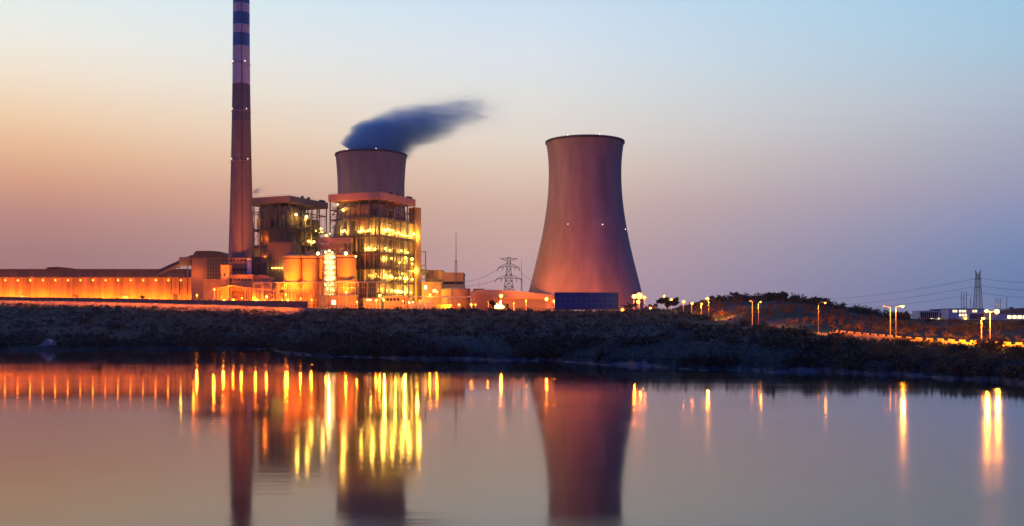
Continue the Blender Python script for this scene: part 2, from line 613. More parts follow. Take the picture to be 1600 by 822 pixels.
def build_water():
    mb = MB()
    xs = np.linspace(-1800, 1800, 19)
    ys = np.concatenate([np.linspace(-150, 300, 10), np.linspace(350, 760, 9)])
    V = [(x, y, 0.0) for y in ys for x in xs]
    n = len(xs)
    Fs = [(j * n + i, j * n + i + 1, (j + 1) * n + i + 1, (j + 1) * n + i) for j in range(len(ys) - 1) for i in range(n - 1)]
    mb.quads(V, Fs)
    m, nt, b = new_mat('calm river water')
    N, L = nt.nodes.new, nt.links.new
    geo = N('ShaderNodeNewGeometry')
    mp = N('ShaderNodeMapping')
    mp.inputs['Scale'].default_value = (0.004, 0.03, 1)
    L(geo.outputs['Position'], mp.inputs[0])
    n1 = N('ShaderNodeTexNoise')
    n1.inputs['Scale'].default_value = 1.0
    n1.inputs['Detail'].default_value = 4
    L(mp.outputs[0], n1.inputs['Vector'])
    mr = N('ShaderNodeMapRange')
    mr.inputs['From Min'].default_value = 0.3
    mr.inputs['From Max'].default_value = 0.7
    mr.inputs['To Min'].default_value = 0.55
    mr.inputs['To Max'].default_value = 1.5
    L(n1.outputs['Fac'], mr.inputs['Value'])
    sp = N('ShaderNodeSeparateXYZ')
    L(geo.outputs['Position'], sp.inputs[0])
    cz = N('ShaderNodeMapRange')
    cz.inputs['From Min'].default_value = 90
    cz.inputs['From Max'].default_value = 320
    cz.inputs['To Min'].default_value = 0.085
    cz.inputs['To Max'].default_value = 0.04
    L(sp.outputs['Y'], cz.inputs['Value'])
    mu = N('ShaderNodeMath')
    mu.operation = 'MULTIPLY'
    L(mr.outputs[0], mu.inputs[0])
    L(cz.outputs[0], mu.inputs[1])
    L(mu.outputs[0], b.inputs['Roughness'])
    b.inputs['Base Color'].default_value = (0.010, 0.012, 0.014, 1)
    b.inputs['IOR'].default_value = 1.45
    mp2 = N('ShaderNodeMapping')
    mp2.inputs['Scale'].default_value = (0.05, 0.5, 1)
    L(geo.outputs['Position'], mp2.inputs[0])
    n2 = N('ShaderNodeTexNoise')
    n2.inputs['Scale'].default_value = 1.0
    n2.inputs['Detail'].default_value = 3
    L(mp2.outputs[0], n2.inputs['Vector'])
    bp = N('ShaderNodeBump')
    bp.inputs['Strength'].default_value = 0.10
    bp.inputs['Distance'].default_value = 0.10
    L(n2.outputs['Fac'], bp.inputs['Height'])
    L(bp.outputs[0], b.inputs['Normal'])
    o = mb.build('water', m)
    o['kind'] = 'structure'


build_water()


def build_road():
    mb = MB()
    n = len(ROAD)
    pts = []
    for i in range(n - 1):
        for t in range(10):
            pts.append(ROAD[i].lerp(ROAD[i + 1], t / 10))
    pts.append(ROAD[-1])
    V, Fs = [], []
    for i, p in enumerate(pts):
        d = (pts[min(i + 1, len(pts) - 1)] - pts[max(i - 1, 0)])
        d.z = 0
        d.normalize()
        s = Vector((d.y, -d.x, 0))
        V += [p + s * 6 + Vector((0, 0, .06)), p - s * 6 + Vector((0, 0, .06))]
    for i in range(len(pts) - 1):
        Fs.append((2 * i, 2 * i + 1, 2 * i + 3, 2 * i + 2))
    mb.quads(V, Fs)
    o = mb.build('road', M['asphalt'])
    o['kind'] = 'structure'
    return pts


ROAD_PTS = build_road()

# ------------------------------------------------------------------ cooling towers
M_TOWER = mat('cooling tower concrete', (0.35, 0.285, 0.245), 0.9, 0.07, 0.26, streak=0.16, ribs=('Z', 0.16, 0.12))


def cooling_tower(px, Y, prof_px, rim_py, base_z, label, lights):
    s = Y / F
    t = thing('cooling_tower', label, 'cooling tower', (X(px, Y), Y, base_z))
    prof = [(hw * s, Z(py, Y) - base_z) for py, hw in prof_px]
    prof.sort(key=lambda q: q[1])
    zs = [q[1] for q in prof]
    rs = [q[0] for q in prof]
    zz = np.linspace(zs[0], zs[-1], 60)
    # smooth curve through the measured widths
    k = np.polyfit(zs, rs, 5)
    outer = [(float(np.polyval(k, z)), float(z)) for z in zz]
    top = outer[-1]
    lip = [(top[0] + 0.9, top[1] + 0.15), (top[0] + 0.9, top[1] + 2.0), (top[0] - 1.2, top[1] + 2.0), (top[0] - 1.2, top[1] + 0.2)]
    MB().lathe(outer, 128, cap=False).build('shell', M_TOWER, t, True)
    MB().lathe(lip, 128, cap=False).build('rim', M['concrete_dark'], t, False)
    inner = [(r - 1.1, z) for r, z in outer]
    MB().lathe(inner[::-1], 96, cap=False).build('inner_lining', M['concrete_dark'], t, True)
    r0, z0 = outer[0]
    rk = MB()
    n = 44
    for i in range(n):
        a0 = 2 * math.pi * i / n
        for sg in (-1, 1):
            a1 = a0 + sg * math.pi / n
            rk.tube((math.cos(a0) * (r0 + 3), math.sin(a0) * (r0 + 3), 0), (math.cos(a1) * r0, math.sin(a1) * r0, z0 + .3), 0.5, n=6)
    rk.build('raker_column_lattice', M['concrete'], t)
    MB().lathe([(r0 + 5.5, 0), (r0 + 5.5, 2.2), (r0 + 4.8, 2.2), (r0 + 4.8, 0)], 96, cap=False).build('basin_wall', M['concrete'], t)
    for px_l, py_l in lights:
        z = Z(py_l, Y) - base_z
        r = float(np.polyval(k, min(z, zs[-1]))) + 0.8
        dx = (px_l - px) * s
        dx = max(-r * .985, min(r * .985, dx))
        zl = z if z < zs[-1] else zs[-1] + 2.4
        y = -math.sqrt(max(0, r * r - dx * dx))
        MB().ball((dx, y, zl), 0.42, 8, 6).build('aviation_light', M['e_small'], t)
    return t


T1 = [(225, 60.3), (240, 58.4), (262, 56.8), (288, 56.4), (320, 59.8), (360, 65.5), (400, 73.8), (437, 83.2), (456, 87.9), (478, 92.5)]
cooling_tower(914, 950, T1, 225, 27.0, 'tall free-standing cooling tower glowing orange at its foot behind the blue billboard', 'cooling tower' and
              [(884, 356), (936, 357), (974, 361), (884, 214), (932, 214)])
T2 = [(245, 54.8), (258, 53.4), (278, 52.4), (300, 51.8), (326, 52.6), (360, 57), (400, 65), (437, 74), (456, 78.5), (472, 82)]
cooling_tower(580, 1054, T2, 245, 30.0, 'dark steaming cooling tower rising behind the floodlit boiler house', 
              [(550, 235), (595, 236)])


# ------------------------------------------------------------------ steam (a volume in a closed mesh)
def steam(name, label, nodes, col, dens, scale, warp):
    """nodes: (x, y, z, radius, density)"""
    pts = [Vector(n[:3]) for n in nodes]
    rad = [n[3] for n in nodes]
    den = [n[4] for n in nodes]
    fine_p, fine_r = [], []
    for i in range(len(pts) - 1):
        for k in range(4):
            t = k / 4
            fine_p.append(pts[i].lerp(pts[i + 1], t))
            fine_r.append((rad[i] * (1 - t) + rad[i + 1] * t) * 1.02)
    fine_p.append(pts[-1])
    fine_r.append(rad[-1])
    d0 = (pts[1] - pts[0]).normalized()
    mb = MB().path(fine_p, fine_r, 20)
    m = bpy.data.materials.new(name + ' vapour')
    m.use_nodes = True
    nt = m.node_tree
    nt.nodes.clear()
    N, L = nt.nodes.new, nt.links.new
    out = N('ShaderNodeOutputMaterial')
    pv = N('ShaderNodeVolumePrincipled')
    pv.inputs['Color'].default_value = (*col, 1)
    pv.inputs['Anisotropy'].default_value = 0.0
    L(pv.outputs[0], out.inputs['Volume'])
    geo = N('ShaderNodeNewGeometry')

    def vm(op, a, b=None):
        n = N('ShaderNodeVectorMath')
        n.operation = op
        for i, s in enumerate((a, b)):
            if s is None:
                continue
            if isinstance(s, (tuple, Vector)):
                n.inputs[i].default_value = tuple(s)
            else:
                L(s, n.inputs[i])
        return n

    def mm(op, a, b=None, clamp=False):
        n = N('ShaderNodeMath')
        n.operation = op
        n.use_clamp = clamp
        for i, s in enumerate((a, b)):
            if s is None:
                continue
            if isinstance(s, (int, float)):
                n.inputs[i].default_value = s
            else:
                L(s, n.inputs[i])
        return n.outputs[0]
    # wispy displacement, stretched along the wind
    mp = N('ShaderNodeMapping')
    mp.inputs['Scale'].default_value = scale
    mp.inputs['Rotation'].default_value = (0, R(18), 0)
    L(geo.outputs['Position'], mp.inputs[0])
    nz = N('ShaderNodeTexNoise')
    nz.inputs['Scale'].default_value = 1.0
    nz.inputs['Detail'].default_value = 3
    L(mp.outputs[0], nz.inputs['Vector'])
    Pp = vm('ADD', geo.outputs['Position'], vm('SCALE', vm('SUBTRACT', nz.outputs['Color'], (0.5, 0.5, 0.5)).outputs[0]).outputs[0])
    Pp.inputs[1].links[0].from_node.inputs['Scale'].default_value = warp
    Pp = Pp.outputs[0]
    total = None
    for i in range(len(pts) - 1):
        A, B = pts[i], pts[i + 1]
        d = B - A
        pa = vm('SUBTRACT', Pp, A).outputs[0]
        t = mm('DIVIDE', vm('DOT_PRODUCT', pa, d).outputs['Value'], d.length_squared, True)
        sc = vm('SCALE', d)
        L(t, sc.inputs['Scale'])
        e = vm('LENGTH', vm('SUBTRACT', pa, sc.outputs[0]).outputs[0]).outputs['Value']
        r = mm('ADD', mm('MULTIPLY', t, rad[i + 1] - rad[i]), rad[i])
        dn = mm('ADD', mm('MULTIPLY', t, den[i + 1] - den[i]), den[i])
        u = mm('SUBTRACT', 1.0, mm('DIVIDE', e, r), True)
        v = mm('MULTIPLY', mm('POWER', u, 0.9), dn)
        total = v if total is None else mm('MAXIMUM', total, v)
    mp2 = N('ShaderNodeMapping')
    mp2.inputs['Scale'].default_value = [c * 3.2 for c in scale]
    mp2.inputs['Rotation'].default_value = (0, R(24), 0)
    L(geo.outputs['Position'], mp2.inputs[0])
    nz2 = N('ShaderNodeTexNoise')
    nz2.inputs['Scale'].default_value = 1.0
    nz2.inputs['Detail'].default_value = 4
    L(mp2.outputs[0], nz2.inputs['Vector'])
    fin = mm('MAXIMUM', mm('SUBTRACT', total, mm('MULTIPLY', nz2.outputs['Fac'], 0.75)), 0.0)
    fin = mm('ADD', fin, mm('MULTIPLY', total, 0.06))
    L(mm('MULTIPLY', fin, dens), pv.inputs['Density'])
    o = mb.build(name, m)
    bm = bmesh.new()
    bm.from_mesh(o.data)
    bmesh.ops.recalc_face_normals(bm, faces=bm.faces)
    bm.to_mesh(o.data)
    bm.free()
    o['kind'] = 'stuff'
    o['label'] = label
    return o


def SN(px, py, Y, rp, d):
    p = W(px, py, Y)
    return (p.x, p.y, p.z, rp * Y / F, d)


steam('steam', 'blue grey steam plume drifting from the cooling tower mouth',
      [SN(579, 249, 1054, 57, 4.8), SN(585, 237, 1054, 55, 4.4), SN(603, 221, 1054, 49, 3.0), SN(630, 204, 1055, 46, 1.9), SN(662, 195, 1056, 45, 1.6), SN(692, 186, 1058, 44, 1.2),
       SN(718, 178, 1060, 40, 1.0), SN(742, 173, 1062, 42, .78), SN(768, 174, 1064, 38, .5), SN(800, 179, 1066, 30, 0.15)],
      (0.36, 0.88, 0.98), 0.11, (0.010, 0.025, 0.075), 11.0)
steam('steam_wisp', 'small dark wisp of steam beside the chimney',
      [SN(392, 306, 990, 8, 0.3), SN(400, 299, 990, 8, .9), SN(408, 296, 990, 8, .5), SN(418, 294, 990, 7, 0.0)],
      (0.10, 0.2, 0.5), 0.5, (0.1, 0.1, 0.2), 4.0)


# ------------------------------------------------------------------ chimney
def chimney():
    Y = 930
    s = Y / F
    bz = 31.0
    t = thing('chimney', 'very tall tapered chimney with blue and white bands near its top', 'chimney', (X(377, Y), Y, bz))
    pyr = [(-60, 11.8), (0, 12.6), (60, 12.9), (132, 13.5), (190, 14.4), (250, 15.5), (320, 17.2), (395, 19.2), (430, 20.2), (480, 21.5)]

    def rad(py):
        return float(np.interp(py, [p for p, _ in pyr], [w for _, w in pyr])) * s

    def seg(a, b, name, m, n=10):
        prof = [(rad(a + (b - a) * i / n), Z(a + (b - a) * i / n, Y) - bz) for i in range(n + 1)]
        prof.sort(key=lambda q: q[1])
        return MB().lathe(prof, 64, cap=False).build(name, m, t, True)
    blue = mat('faded blue band paint', (0.06, 0.22, 0.42), 0.7, 0.16, 0.4, streak=0.15)
    white = mat('faded white band paint', (0.76, 0.70, 0.62), 0.7, 0.16, 0.3, streak=0.12)
    grey = mat('chimney grey band', (0.20, 0.17, 0.165), 0.85, 0.06, 0.2, streak=0.3)
    shaft = mat('chimney shaft concrete', (0.31, 0.235, 0.165), 0.9, 0.12, 0.35, streak=0.1, ribs=('Z', 0.13, 0.1))
    seg(-60, -48, 'white_band', white)
    seg(-48, -32, 'blue_band', blue)
    seg(-32, -18, 'white_band', white)
    seg(-18, 7, 'blue_band', blue)
    seg(7, 21, 'white_band', white)
    seg(21, 40, 'blue_band', blue)
    seg(40, 53.5, 'white_band', white)
    seg(53.5, 73.5, 'blue_band', blue)
    seg(73.5, 132.5, 'white_band', white)
    seg(132.5, 190, 'grey_band', grey)
    seg(190, 482, 'shaft', shaft, 24)
    ld = MB()
    for k in range(30):
        pa, pb = -58 + k * 18, -58 + (k + 1) * 18
        for ang in (-1.25, -1.22):
            qa, qb = rad(pa) + .5, rad(pb) + .5
            ld.bar((math.cos(ang) * qa, math.sin(ang) * qa, Z(pa, Y) - bz), (math.cos(ang) * qb, math.sin(ang) * qb, Z(pb, Y) - bz), .22)
    ld.build('ladder_rib', M['concrete_dark'], t)
    r = rad(-60)
    z = Z(-60, Y) - bz
    MB().lathe([(r, z), (r + .6, z + .1), (r + .6, z + 2), (r - .8, z + 2), (r - .8, z - 15)], 64, cap=False).build('rim', M['concrete_dark'], t)
    for py, pxs in ((98, (366, 386)), (172, (366, 388)), (250, (365, 390))):
        pl = MB()
        rr = rad(py)
        zz = Z(py, Y) - bz
        pl.lathe([(rr, zz - 1.8), (rr + .6, zz - 1.7), (rr + .6, zz - 1.5), (rr, zz - 1.5)], 48, cap=False)
        pl.build('ring_platform', M['galv'], t)
        for p in pxs:
            dx = (p - 377) * s
            q = rr + .6
            dx = max(-q * .96, min(q * .96, dx))
            MB().ball((dx, -math.sqrt(q * q - dx * dx) - .2, zz), 0.4, 8, 6).build('aviation_light', M['e_small'], t)


chimney()


# ------------------------------------------------------------------ coal hall on the far side of the yard
def coal_hall():
    Y = 1180
    s = Y / F
    x0, x1 = X(-250, Y), X(318, Y)
    bz = 40.0
    H = Z(421, Y) - bz
    t = thing('storage_hall', 'long low storage hall with a row of wall lamps and glowing orange base', 'hall', (x1, Y, bz))
    Lh = x1 - x0
    w = MB().box(-Lh, 0, 0, 62, -3, H - 3)
    step = 19.45 * s
    n = int(Lh / step)
    for i in range(n + 1):                                     # shallow pilasters between the bays
        xx = -i * step
        w.box(xx - .5, xx + .5, -.7, -.002, -3, H - 3.4)
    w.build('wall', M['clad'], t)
    up = MB().box(-Lh - .3, .3, -.9, 62.3, H - 9.5, H - 0.5)  # dark band, the missing light of the upper wall put into colour
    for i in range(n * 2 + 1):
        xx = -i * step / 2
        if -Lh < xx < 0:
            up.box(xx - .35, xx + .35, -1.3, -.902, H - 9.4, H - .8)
    up.build('unlit_upper_wall', M['clad_dark'], t)
    MB().prism([(-Lh - 1.2, H - .5), (1.2, H - .5), (1.2, H + .4), (-Lh - 1.2, H + .4)], -2.2, 63).build('roof', M['roof'], t)
    MB().prism([(X(65, Y) - x1, H + .4), (X(68, Y) - x1, H + 3.2), (X(85, Y) - x1, H + 3.6), (X(104, Y) - x1, H + 2.2), (X(116, Y) - x1, H + .4)], 10, 26).build('rooftop_housing', M['red'], t)
    for i in range(16):
        px = 10 + i * 19.55
        lx = X(px, Y) - x1
        b = MB().box(lx - .5, lx + .5, -2.4, -.71, 24.8, 25.3).build('wall_lamp', M['steel'], t)
        MB().ball((lx, -2.6, 24.4), 1.05, 8, 6).build('bulb', M['e_orange'], b)
        point((lx, -3.6, 25.5), 900 * (.5 + random.random()), ORANGE, 0.6, t)
    for i, px in enumerate((36, 118, 196, 275, -60)):
        lx = X(px, Y) - x1
        d = MB().box(lx - 3.4, lx + 3.4, -.3, -.003, -.5, 6.5).build('roller_door', M['clad_dark' if i % 2 else 'galv'], t)
        MB().box(lx - 4, lx + 4, -1.3, -.003, 6.7, 7.1).build('door_hood', M['roof'], d)
    for i in range(15):
        lx = -(i + .5) * step * 1.9
        MB().tube((lx, -.35, -1), (lx, -.35, H - 9.6), .22, n=6).build('downpipe', M['clad_brown'], t)
    for i in range(12):
        lx = X(8 + i * 27, Y) - x1
        MB().box(lx - .4, lx + .4, 20, 20.8, H + .4, H + 2.0).build('roof_vent', M['steel'], t)
    return t


coal_hall()


def flood(px, py, Y, power, col, bulb='e_orange', label=None, group=None, r=0.9, h=None, off=(0, -1.6, 0.3)):
    """ground floodlight: short post, tilted head, lens"""
    p = W(px, py, Y)
    gz = ground(p.x, p.y)
    h = max(1.0, p.z - gz) if h is None else h
    t = thing('floodlight', label, 'floodlight', (p.x, p.y, gz), 0, group)
    MB().tube((0, 0, -.5), (0, 0, h), 0.12, 0.1, 6).build('post', M['galv'], t)
    MB().box(-.6, .6, -.35, .35, h, h + .9).build('lamp_head', M['steel'], t)
    MB().ball((0, -.5, h + .5), r, 8, 6).build('bulb', M[bulb], t)
    if power:
        point((off[0], off[1], h + .5 + off[2]), power, col, 0.7, t)
    return t


for i in range(20):
    px = -58 + i * 19.55
    x, y = X(px, 1170), 1170
    if px > 316:
        break
    gz = ground(x, y)
    t = thing('floodlight', 'low floodlight on the ground shining up the long storage hall wall', 'floodlight', (x, y, gz), 0, 'floodlights along the storage hall')
    MB().tube((0, 0, -.6), (0, 0, 1.2), .12, .12, 6).build('post', M['galv'], t)
    MB().box(-.5, .5, -.3, .3, 1.2, 1.9).build('lamp_head', M['steel'], t)
    MB().ball((0, .45, 1.6), .4, 8, 6).build('bulb', M['e_orange'], t)
    point((0, 1.0, 2.6), 30000 * (0.4 + 1.1 * random.random()), ORANGE, .8, t)


# ------------------------------------------------------------------ parapet wall at the crest of the bank
def parapet():
    yA, yB = col_at(-60)[0][6] + .5, col_at(481)[0][6] + .5
    A, B = Vector((X(-60, yA), yA, 0)), Vector((X(481, yB), yB, 0))
    t = thing('parapet_wall', 'long dark concrete parapet wall ending in a square corner above the sandy slope', 'wall', (B.x, B.y, 0))
    mb, cap = MB(), MB()
    n = 60
    zs = []
    for i in range(n + 1):
        px = -60 + 541 * i / n
        y = col_at(px)[0][6] + .5
        p = Vector((X(px, y), y, 0))
        top = float(np.interp(px, [-60, 0, 200, 330, 480], [462.5, 463.5, 466.5, 469.0, 470.5]))
        zs.append((p, Z(top, p.y), ground(p.x, p.y) - 1.5))
    d = (B - A).normalized()
    nrm = Vector((d.y, -d.x, 0))
    nrm = nrm if nrm.y < 0 else -nrm
    V, Fs, C, Fc = [], [], [], []
    for p, zt, zb in zs:
        q = p - Vector((B.x, B.y, 0))
        V += [q + nrm * .5 + Vector((0, 0, zb)), q + nrm * .5 + Vector((0, 0, zt - .5)), q - nrm * .5 + Vector((0, 0, zt - .5)), q - nrm * .5 + Vector((0, 0, zb))]
        C += [q + nrm * .75 + Vector((0, 0, zt - .5)), q + nrm * .75 + Vector((0, 0, zt)), q - nrm * .75 + Vector((0, 0, zt)), q - nrm * .75 + Vector((0, 0, zt - .5))]
    for i in range(n):
        for k in range(4):
            f = (4 * i + k, 4 * i + (k + 1) % 4, 4 * i + 4 + (k + 1) % 4, 4 * i + 4 + k)
            Fs.append(f)
            Fc.append(f)
    for e in (0, 4 * n):
        Fs.append((e, e + 1, e + 2, e + 3))
        Fc.append((e, e + 1, e + 2, e + 3))
    mb.quads(V, Fs).build('wall', M['concrete_dark'], t)
    cap.quads(C, Fc).build('coping', M['concrete_dark'], t)
    for i in range(1, n):  # added lamps, put on the wall to light the sandy strip
        p, zt, zb = zs[i]
        q = p - Vector((B.x, B.y, 0)) + nrm * 2.6 + Vector((0, 0, zt + .2))
        a = MB().bar(q - nrm * 2.0, q, .12).build('added_lamp_arm', M['steel'], t)
        MB().ball(q, .22, 8, 5).build('bulb', M['e_orange_dim'], a)
        d = bpy.data.lights.new('lamp_light', 'SPOT')
        d.energy = 13000 * (.5 + random.random())
        d.color = ORANGE
        d.spot_size = R(104)
        d.spot_blend = .5
        d.shadow_soft_size = .3
        lo = bpy.data.objects.new('lamp_light', d)
        COL.objects.link(lo)
        lo.parent = t
        lo.location = q + nrm * .3 + Vector((0, 0, .2))
        lo.rotation_euler = (nrm * .5 + Vector((0, 0, -.86))).to_track_quat('-Z', 'Y').to_euler()


parapet()


# ------------------------------------------------------------------ boiler houses
def boiler_house(px, py_top, Y, yaw, Wd, Dp, base_z, label, fmat, lamps, levels, clad, left_stair, glow, duct):
    c = W(px, py_top, Y)
    H = c.z - base_z
    t = thing('boiler_house', label, 'boiler house', (c.x, c.y, base_z), R(-yaw))
    xs = [-Wd, -Wd + left_stair] + [-Wd + left_stair + (Wd - left_stair) * k / 4 for k in (1, 2, 3, 4)]
    ys = [Dp * k / 5 for k in range(6)]
    fz = 6.2
    top = H - fz
    # roof slab with deep fascia
    r = MB().box(-Wd - 1.2, 1.2, -1.2, Dp + 1.2, top, H)
    r.build('roof', fmat, t)
    rr_ = MB()
    for (p0, p1) in (((-Wd - 1, -1, 0), (1, -1, 0)), ((1, -1, 0), (1, Dp + 1, 0))):
        p0, p1 = Vector(p0), Vector(p1)
        rr_.bar(p0 + Vector((0, 0, H + 1.2)), p1 + Vector((0, 0, H + 1.2)), .12)
        for k in range(16):
            q_ = p0.lerp(p1, k / 15)
            rr_.bar(q_ + Vector((0, 0, H)), q_ + Vector((0, 0, H + 1.2)), .1)
    rr_.build('roof_rail_edging', M['steel'], t)
    tr_ = MB()
    for k, h_ in enumerate(levels):
        tr_.bar((-Wd + left_stair + 2, 2.4, h_ - 2.2), (-2.4, 2.4, h_ - 2.2), .7, .4)
        tr_.bar((-2.4, 3, h_ - 2.6), (-2.4, Dp - 3, h_ - 2.6), .7, .4)
        tr_.tube((-1.8, Dp * (.2 + .1 * (k % 3)), h_ + .2), (-1.8, Dp * (.55 + .1 * (k % 3)), h_ + 6), .45, n=8)
    tr_.build('cable_tray_grating', M['steel_lit'], t)
    dk = MB()
    for k in range(3):
        dk.bar((-5, Dp * (.25 + .22 * k), levels[1] + 2), (-2.2, Dp * (.25 + .22 * k), levels[3] - 2), 2.2, 2.2)
    dk.build('hot_air_duct', M['galv'], t)
    for a, b in ((.03, .38), (.03, .55), (.05, .9)):
        MB().box(-Wd * a - 2.2, -Wd * a, Dp * b, Dp * b + 2 + 6 * (b > .8), H, H + 2.6).build('rooftop_vent', M['roof'], t)
    fr = MB()
    for x in xs:
        for y in (ys[0], ys[-1]):
            fr.box(x - .45, x + .45, y - .45, y + .45, -3, top)
    for y in ys[1:-1]:
        for x in (xs[0], xs[-1]):
            fr.box(x - .45, x + .45, y - .45, y + .45, -3, top)
    for h in levels + [top - 7]:
        for y in (0, Dp):
            fr.bar((-Wd, y, h - .9), (0, y, h - .9), .5, .8)
            fr.bar((-Wd, y - .3 if y == 0 else y, h + 1.2), (0, y - .3 if y == 0 else y, h + 1.2), .12, .12)
        for x in (-Wd, 0):
            fr.bar((x, 0, h - .9), (x, Dp, h - .9), .5, .8)
            fr.bar((x + .3, 0, h + 1.2), (x + .3, Dp, h + 1.2), .12, .12)
    lv = [0] + levels + [top]
    for i in range(len(lv) - 1):
        z0, z1 = lv[i], lv[i + 1]
        for j in range(len(ys) - 1):
            if (i + j) % 2 == 0:
                fr.bar((0, ys[j], z0), (0, ys[j + 1], z1 - 1), .3)
        for j in range(len(xs) - 1):
            if (i + j) % 2 == 1 or j == 0:
                fr.bar((xs[j], 0, z0), (xs[j + 1], 0, z1 - 1), .3)
                if j == 0:
                    fr.bar((xs[j + 1], 0, z0), (xs[j], 0, z1 - 1), .25)
    # thin secondary posts on both faces
    for k in range(9):
        x = xs[1] + (0 - xs[1]) * (k + .5) / 9
        fr.box(x - .16, x + .16, -.2, .2, levels[0], top - 8)
    for k in range(10):
        y = Dp * (k + .5) / 10
        fr.box(-.16, .16, y - .16, y + .16, 0, top - 8)
    fr.build('steel_frame', M['steel'], t)
    xl = xs[1]
    # furnace and casings inside
    cs = MB()
    cs.box(xl + 5, -5, 5, Dp * .55, 8, top - 3)
    cs.box(xl + 8, -6, Dp * .58, Dp - 5, 4, top - 12)
    cs.prism([(xl + 7, 8), (-7, 8), (-(Wd - left_stair) / 2 + 4, -1), (-(Wd - left_stair) / 2 - 4, -1)], 7, Dp * .5)
    for k in range(7):
        zc = 12 + k * (top - 20) / 6
        cs.box(xl + 4.2, -4.2, 4.2, Dp * .57, zc, zc + .9)
    cs.build('furnace_casing', M['casing'], t)
    for h in levels:
        MB().box(xs[0] + (0 if h < top * .8 else left_stair), .8, -.8, Dp + .5, h - .5, h).build('floor_deck', M['steel'], t)
    for (a, b, z0, z1, face) in clad:
        p = MB()
        if face == 'f':
            p.box(a, b, 1.6, 2.0, z0, z1)
        else:
            p.box(-2.0, -1.6, a, b, z0, z1)
        p.build('cladding_panel', M['clad_brown'], t)
    pp = MB()
    for k in range(5):
        y = Dp * (0.12 + .17 * k)
        pp.tube((-2.6, y, levels[0]), (-2.6, y, top - 5 - 7 * (k % 3)), .5, n=8)
    for k in range(4):
        x = xl + (0 - xl) * (.15 + .22 * k)
        pp.tube((x, 3.0, levels[1]), (x, 3.0, top - 8 - 6 * (k % 2)), .6, n=8)
    pp.tube((-.4, Dp * .42, 2), (-.4, Dp * .42, top - 6), .75, n=10)
    pp.build('riser_pipe_grille', M['steel_lit'], t)
    # stairs in the open bay
    st = MB()
    hh = 0
    lvl = 0
    while hh < top - 8:
        a = (xs[0] + 1.5, 1.5, hh) if lvl % 2 == 0 else (xs[1] - 1.5, 1.5, hh)
        b = (xs[1] - 1.5, 1.5, hh + 6) if lvl % 2 == 0 else (xs[0] + 1.5, 1.5, hh + 6)
        st.bar(a, b, 1.2, .25)
        st.box(xs[0], xs[1], .5, 4, hh + 5.8, hh + 6.05)
        hh += 6
        lvl += 1
    st.build('stair_flight_lattice', M['steel'], t)
    if duct:
        MB().box(-6.5, 2.2, Dp + 1.5, Dp + 10, -3, top - 1).build('lift_shaft', M['plaster'], t)
        MB().box(3.0, 10.5, Dp + 3, Dp + 9, -3, 8).build('shaft_annex', M['plaster'], t)
    for (x, y, h, k, big) in lamps:
        MB().ball((x, y, h), big, 8, 6).build('bulb', M[k], t)
    for (x, y, h, pw, col) in glow:
        point((x, y, h), pw * 3.4, col, 1.0, t)
    return t


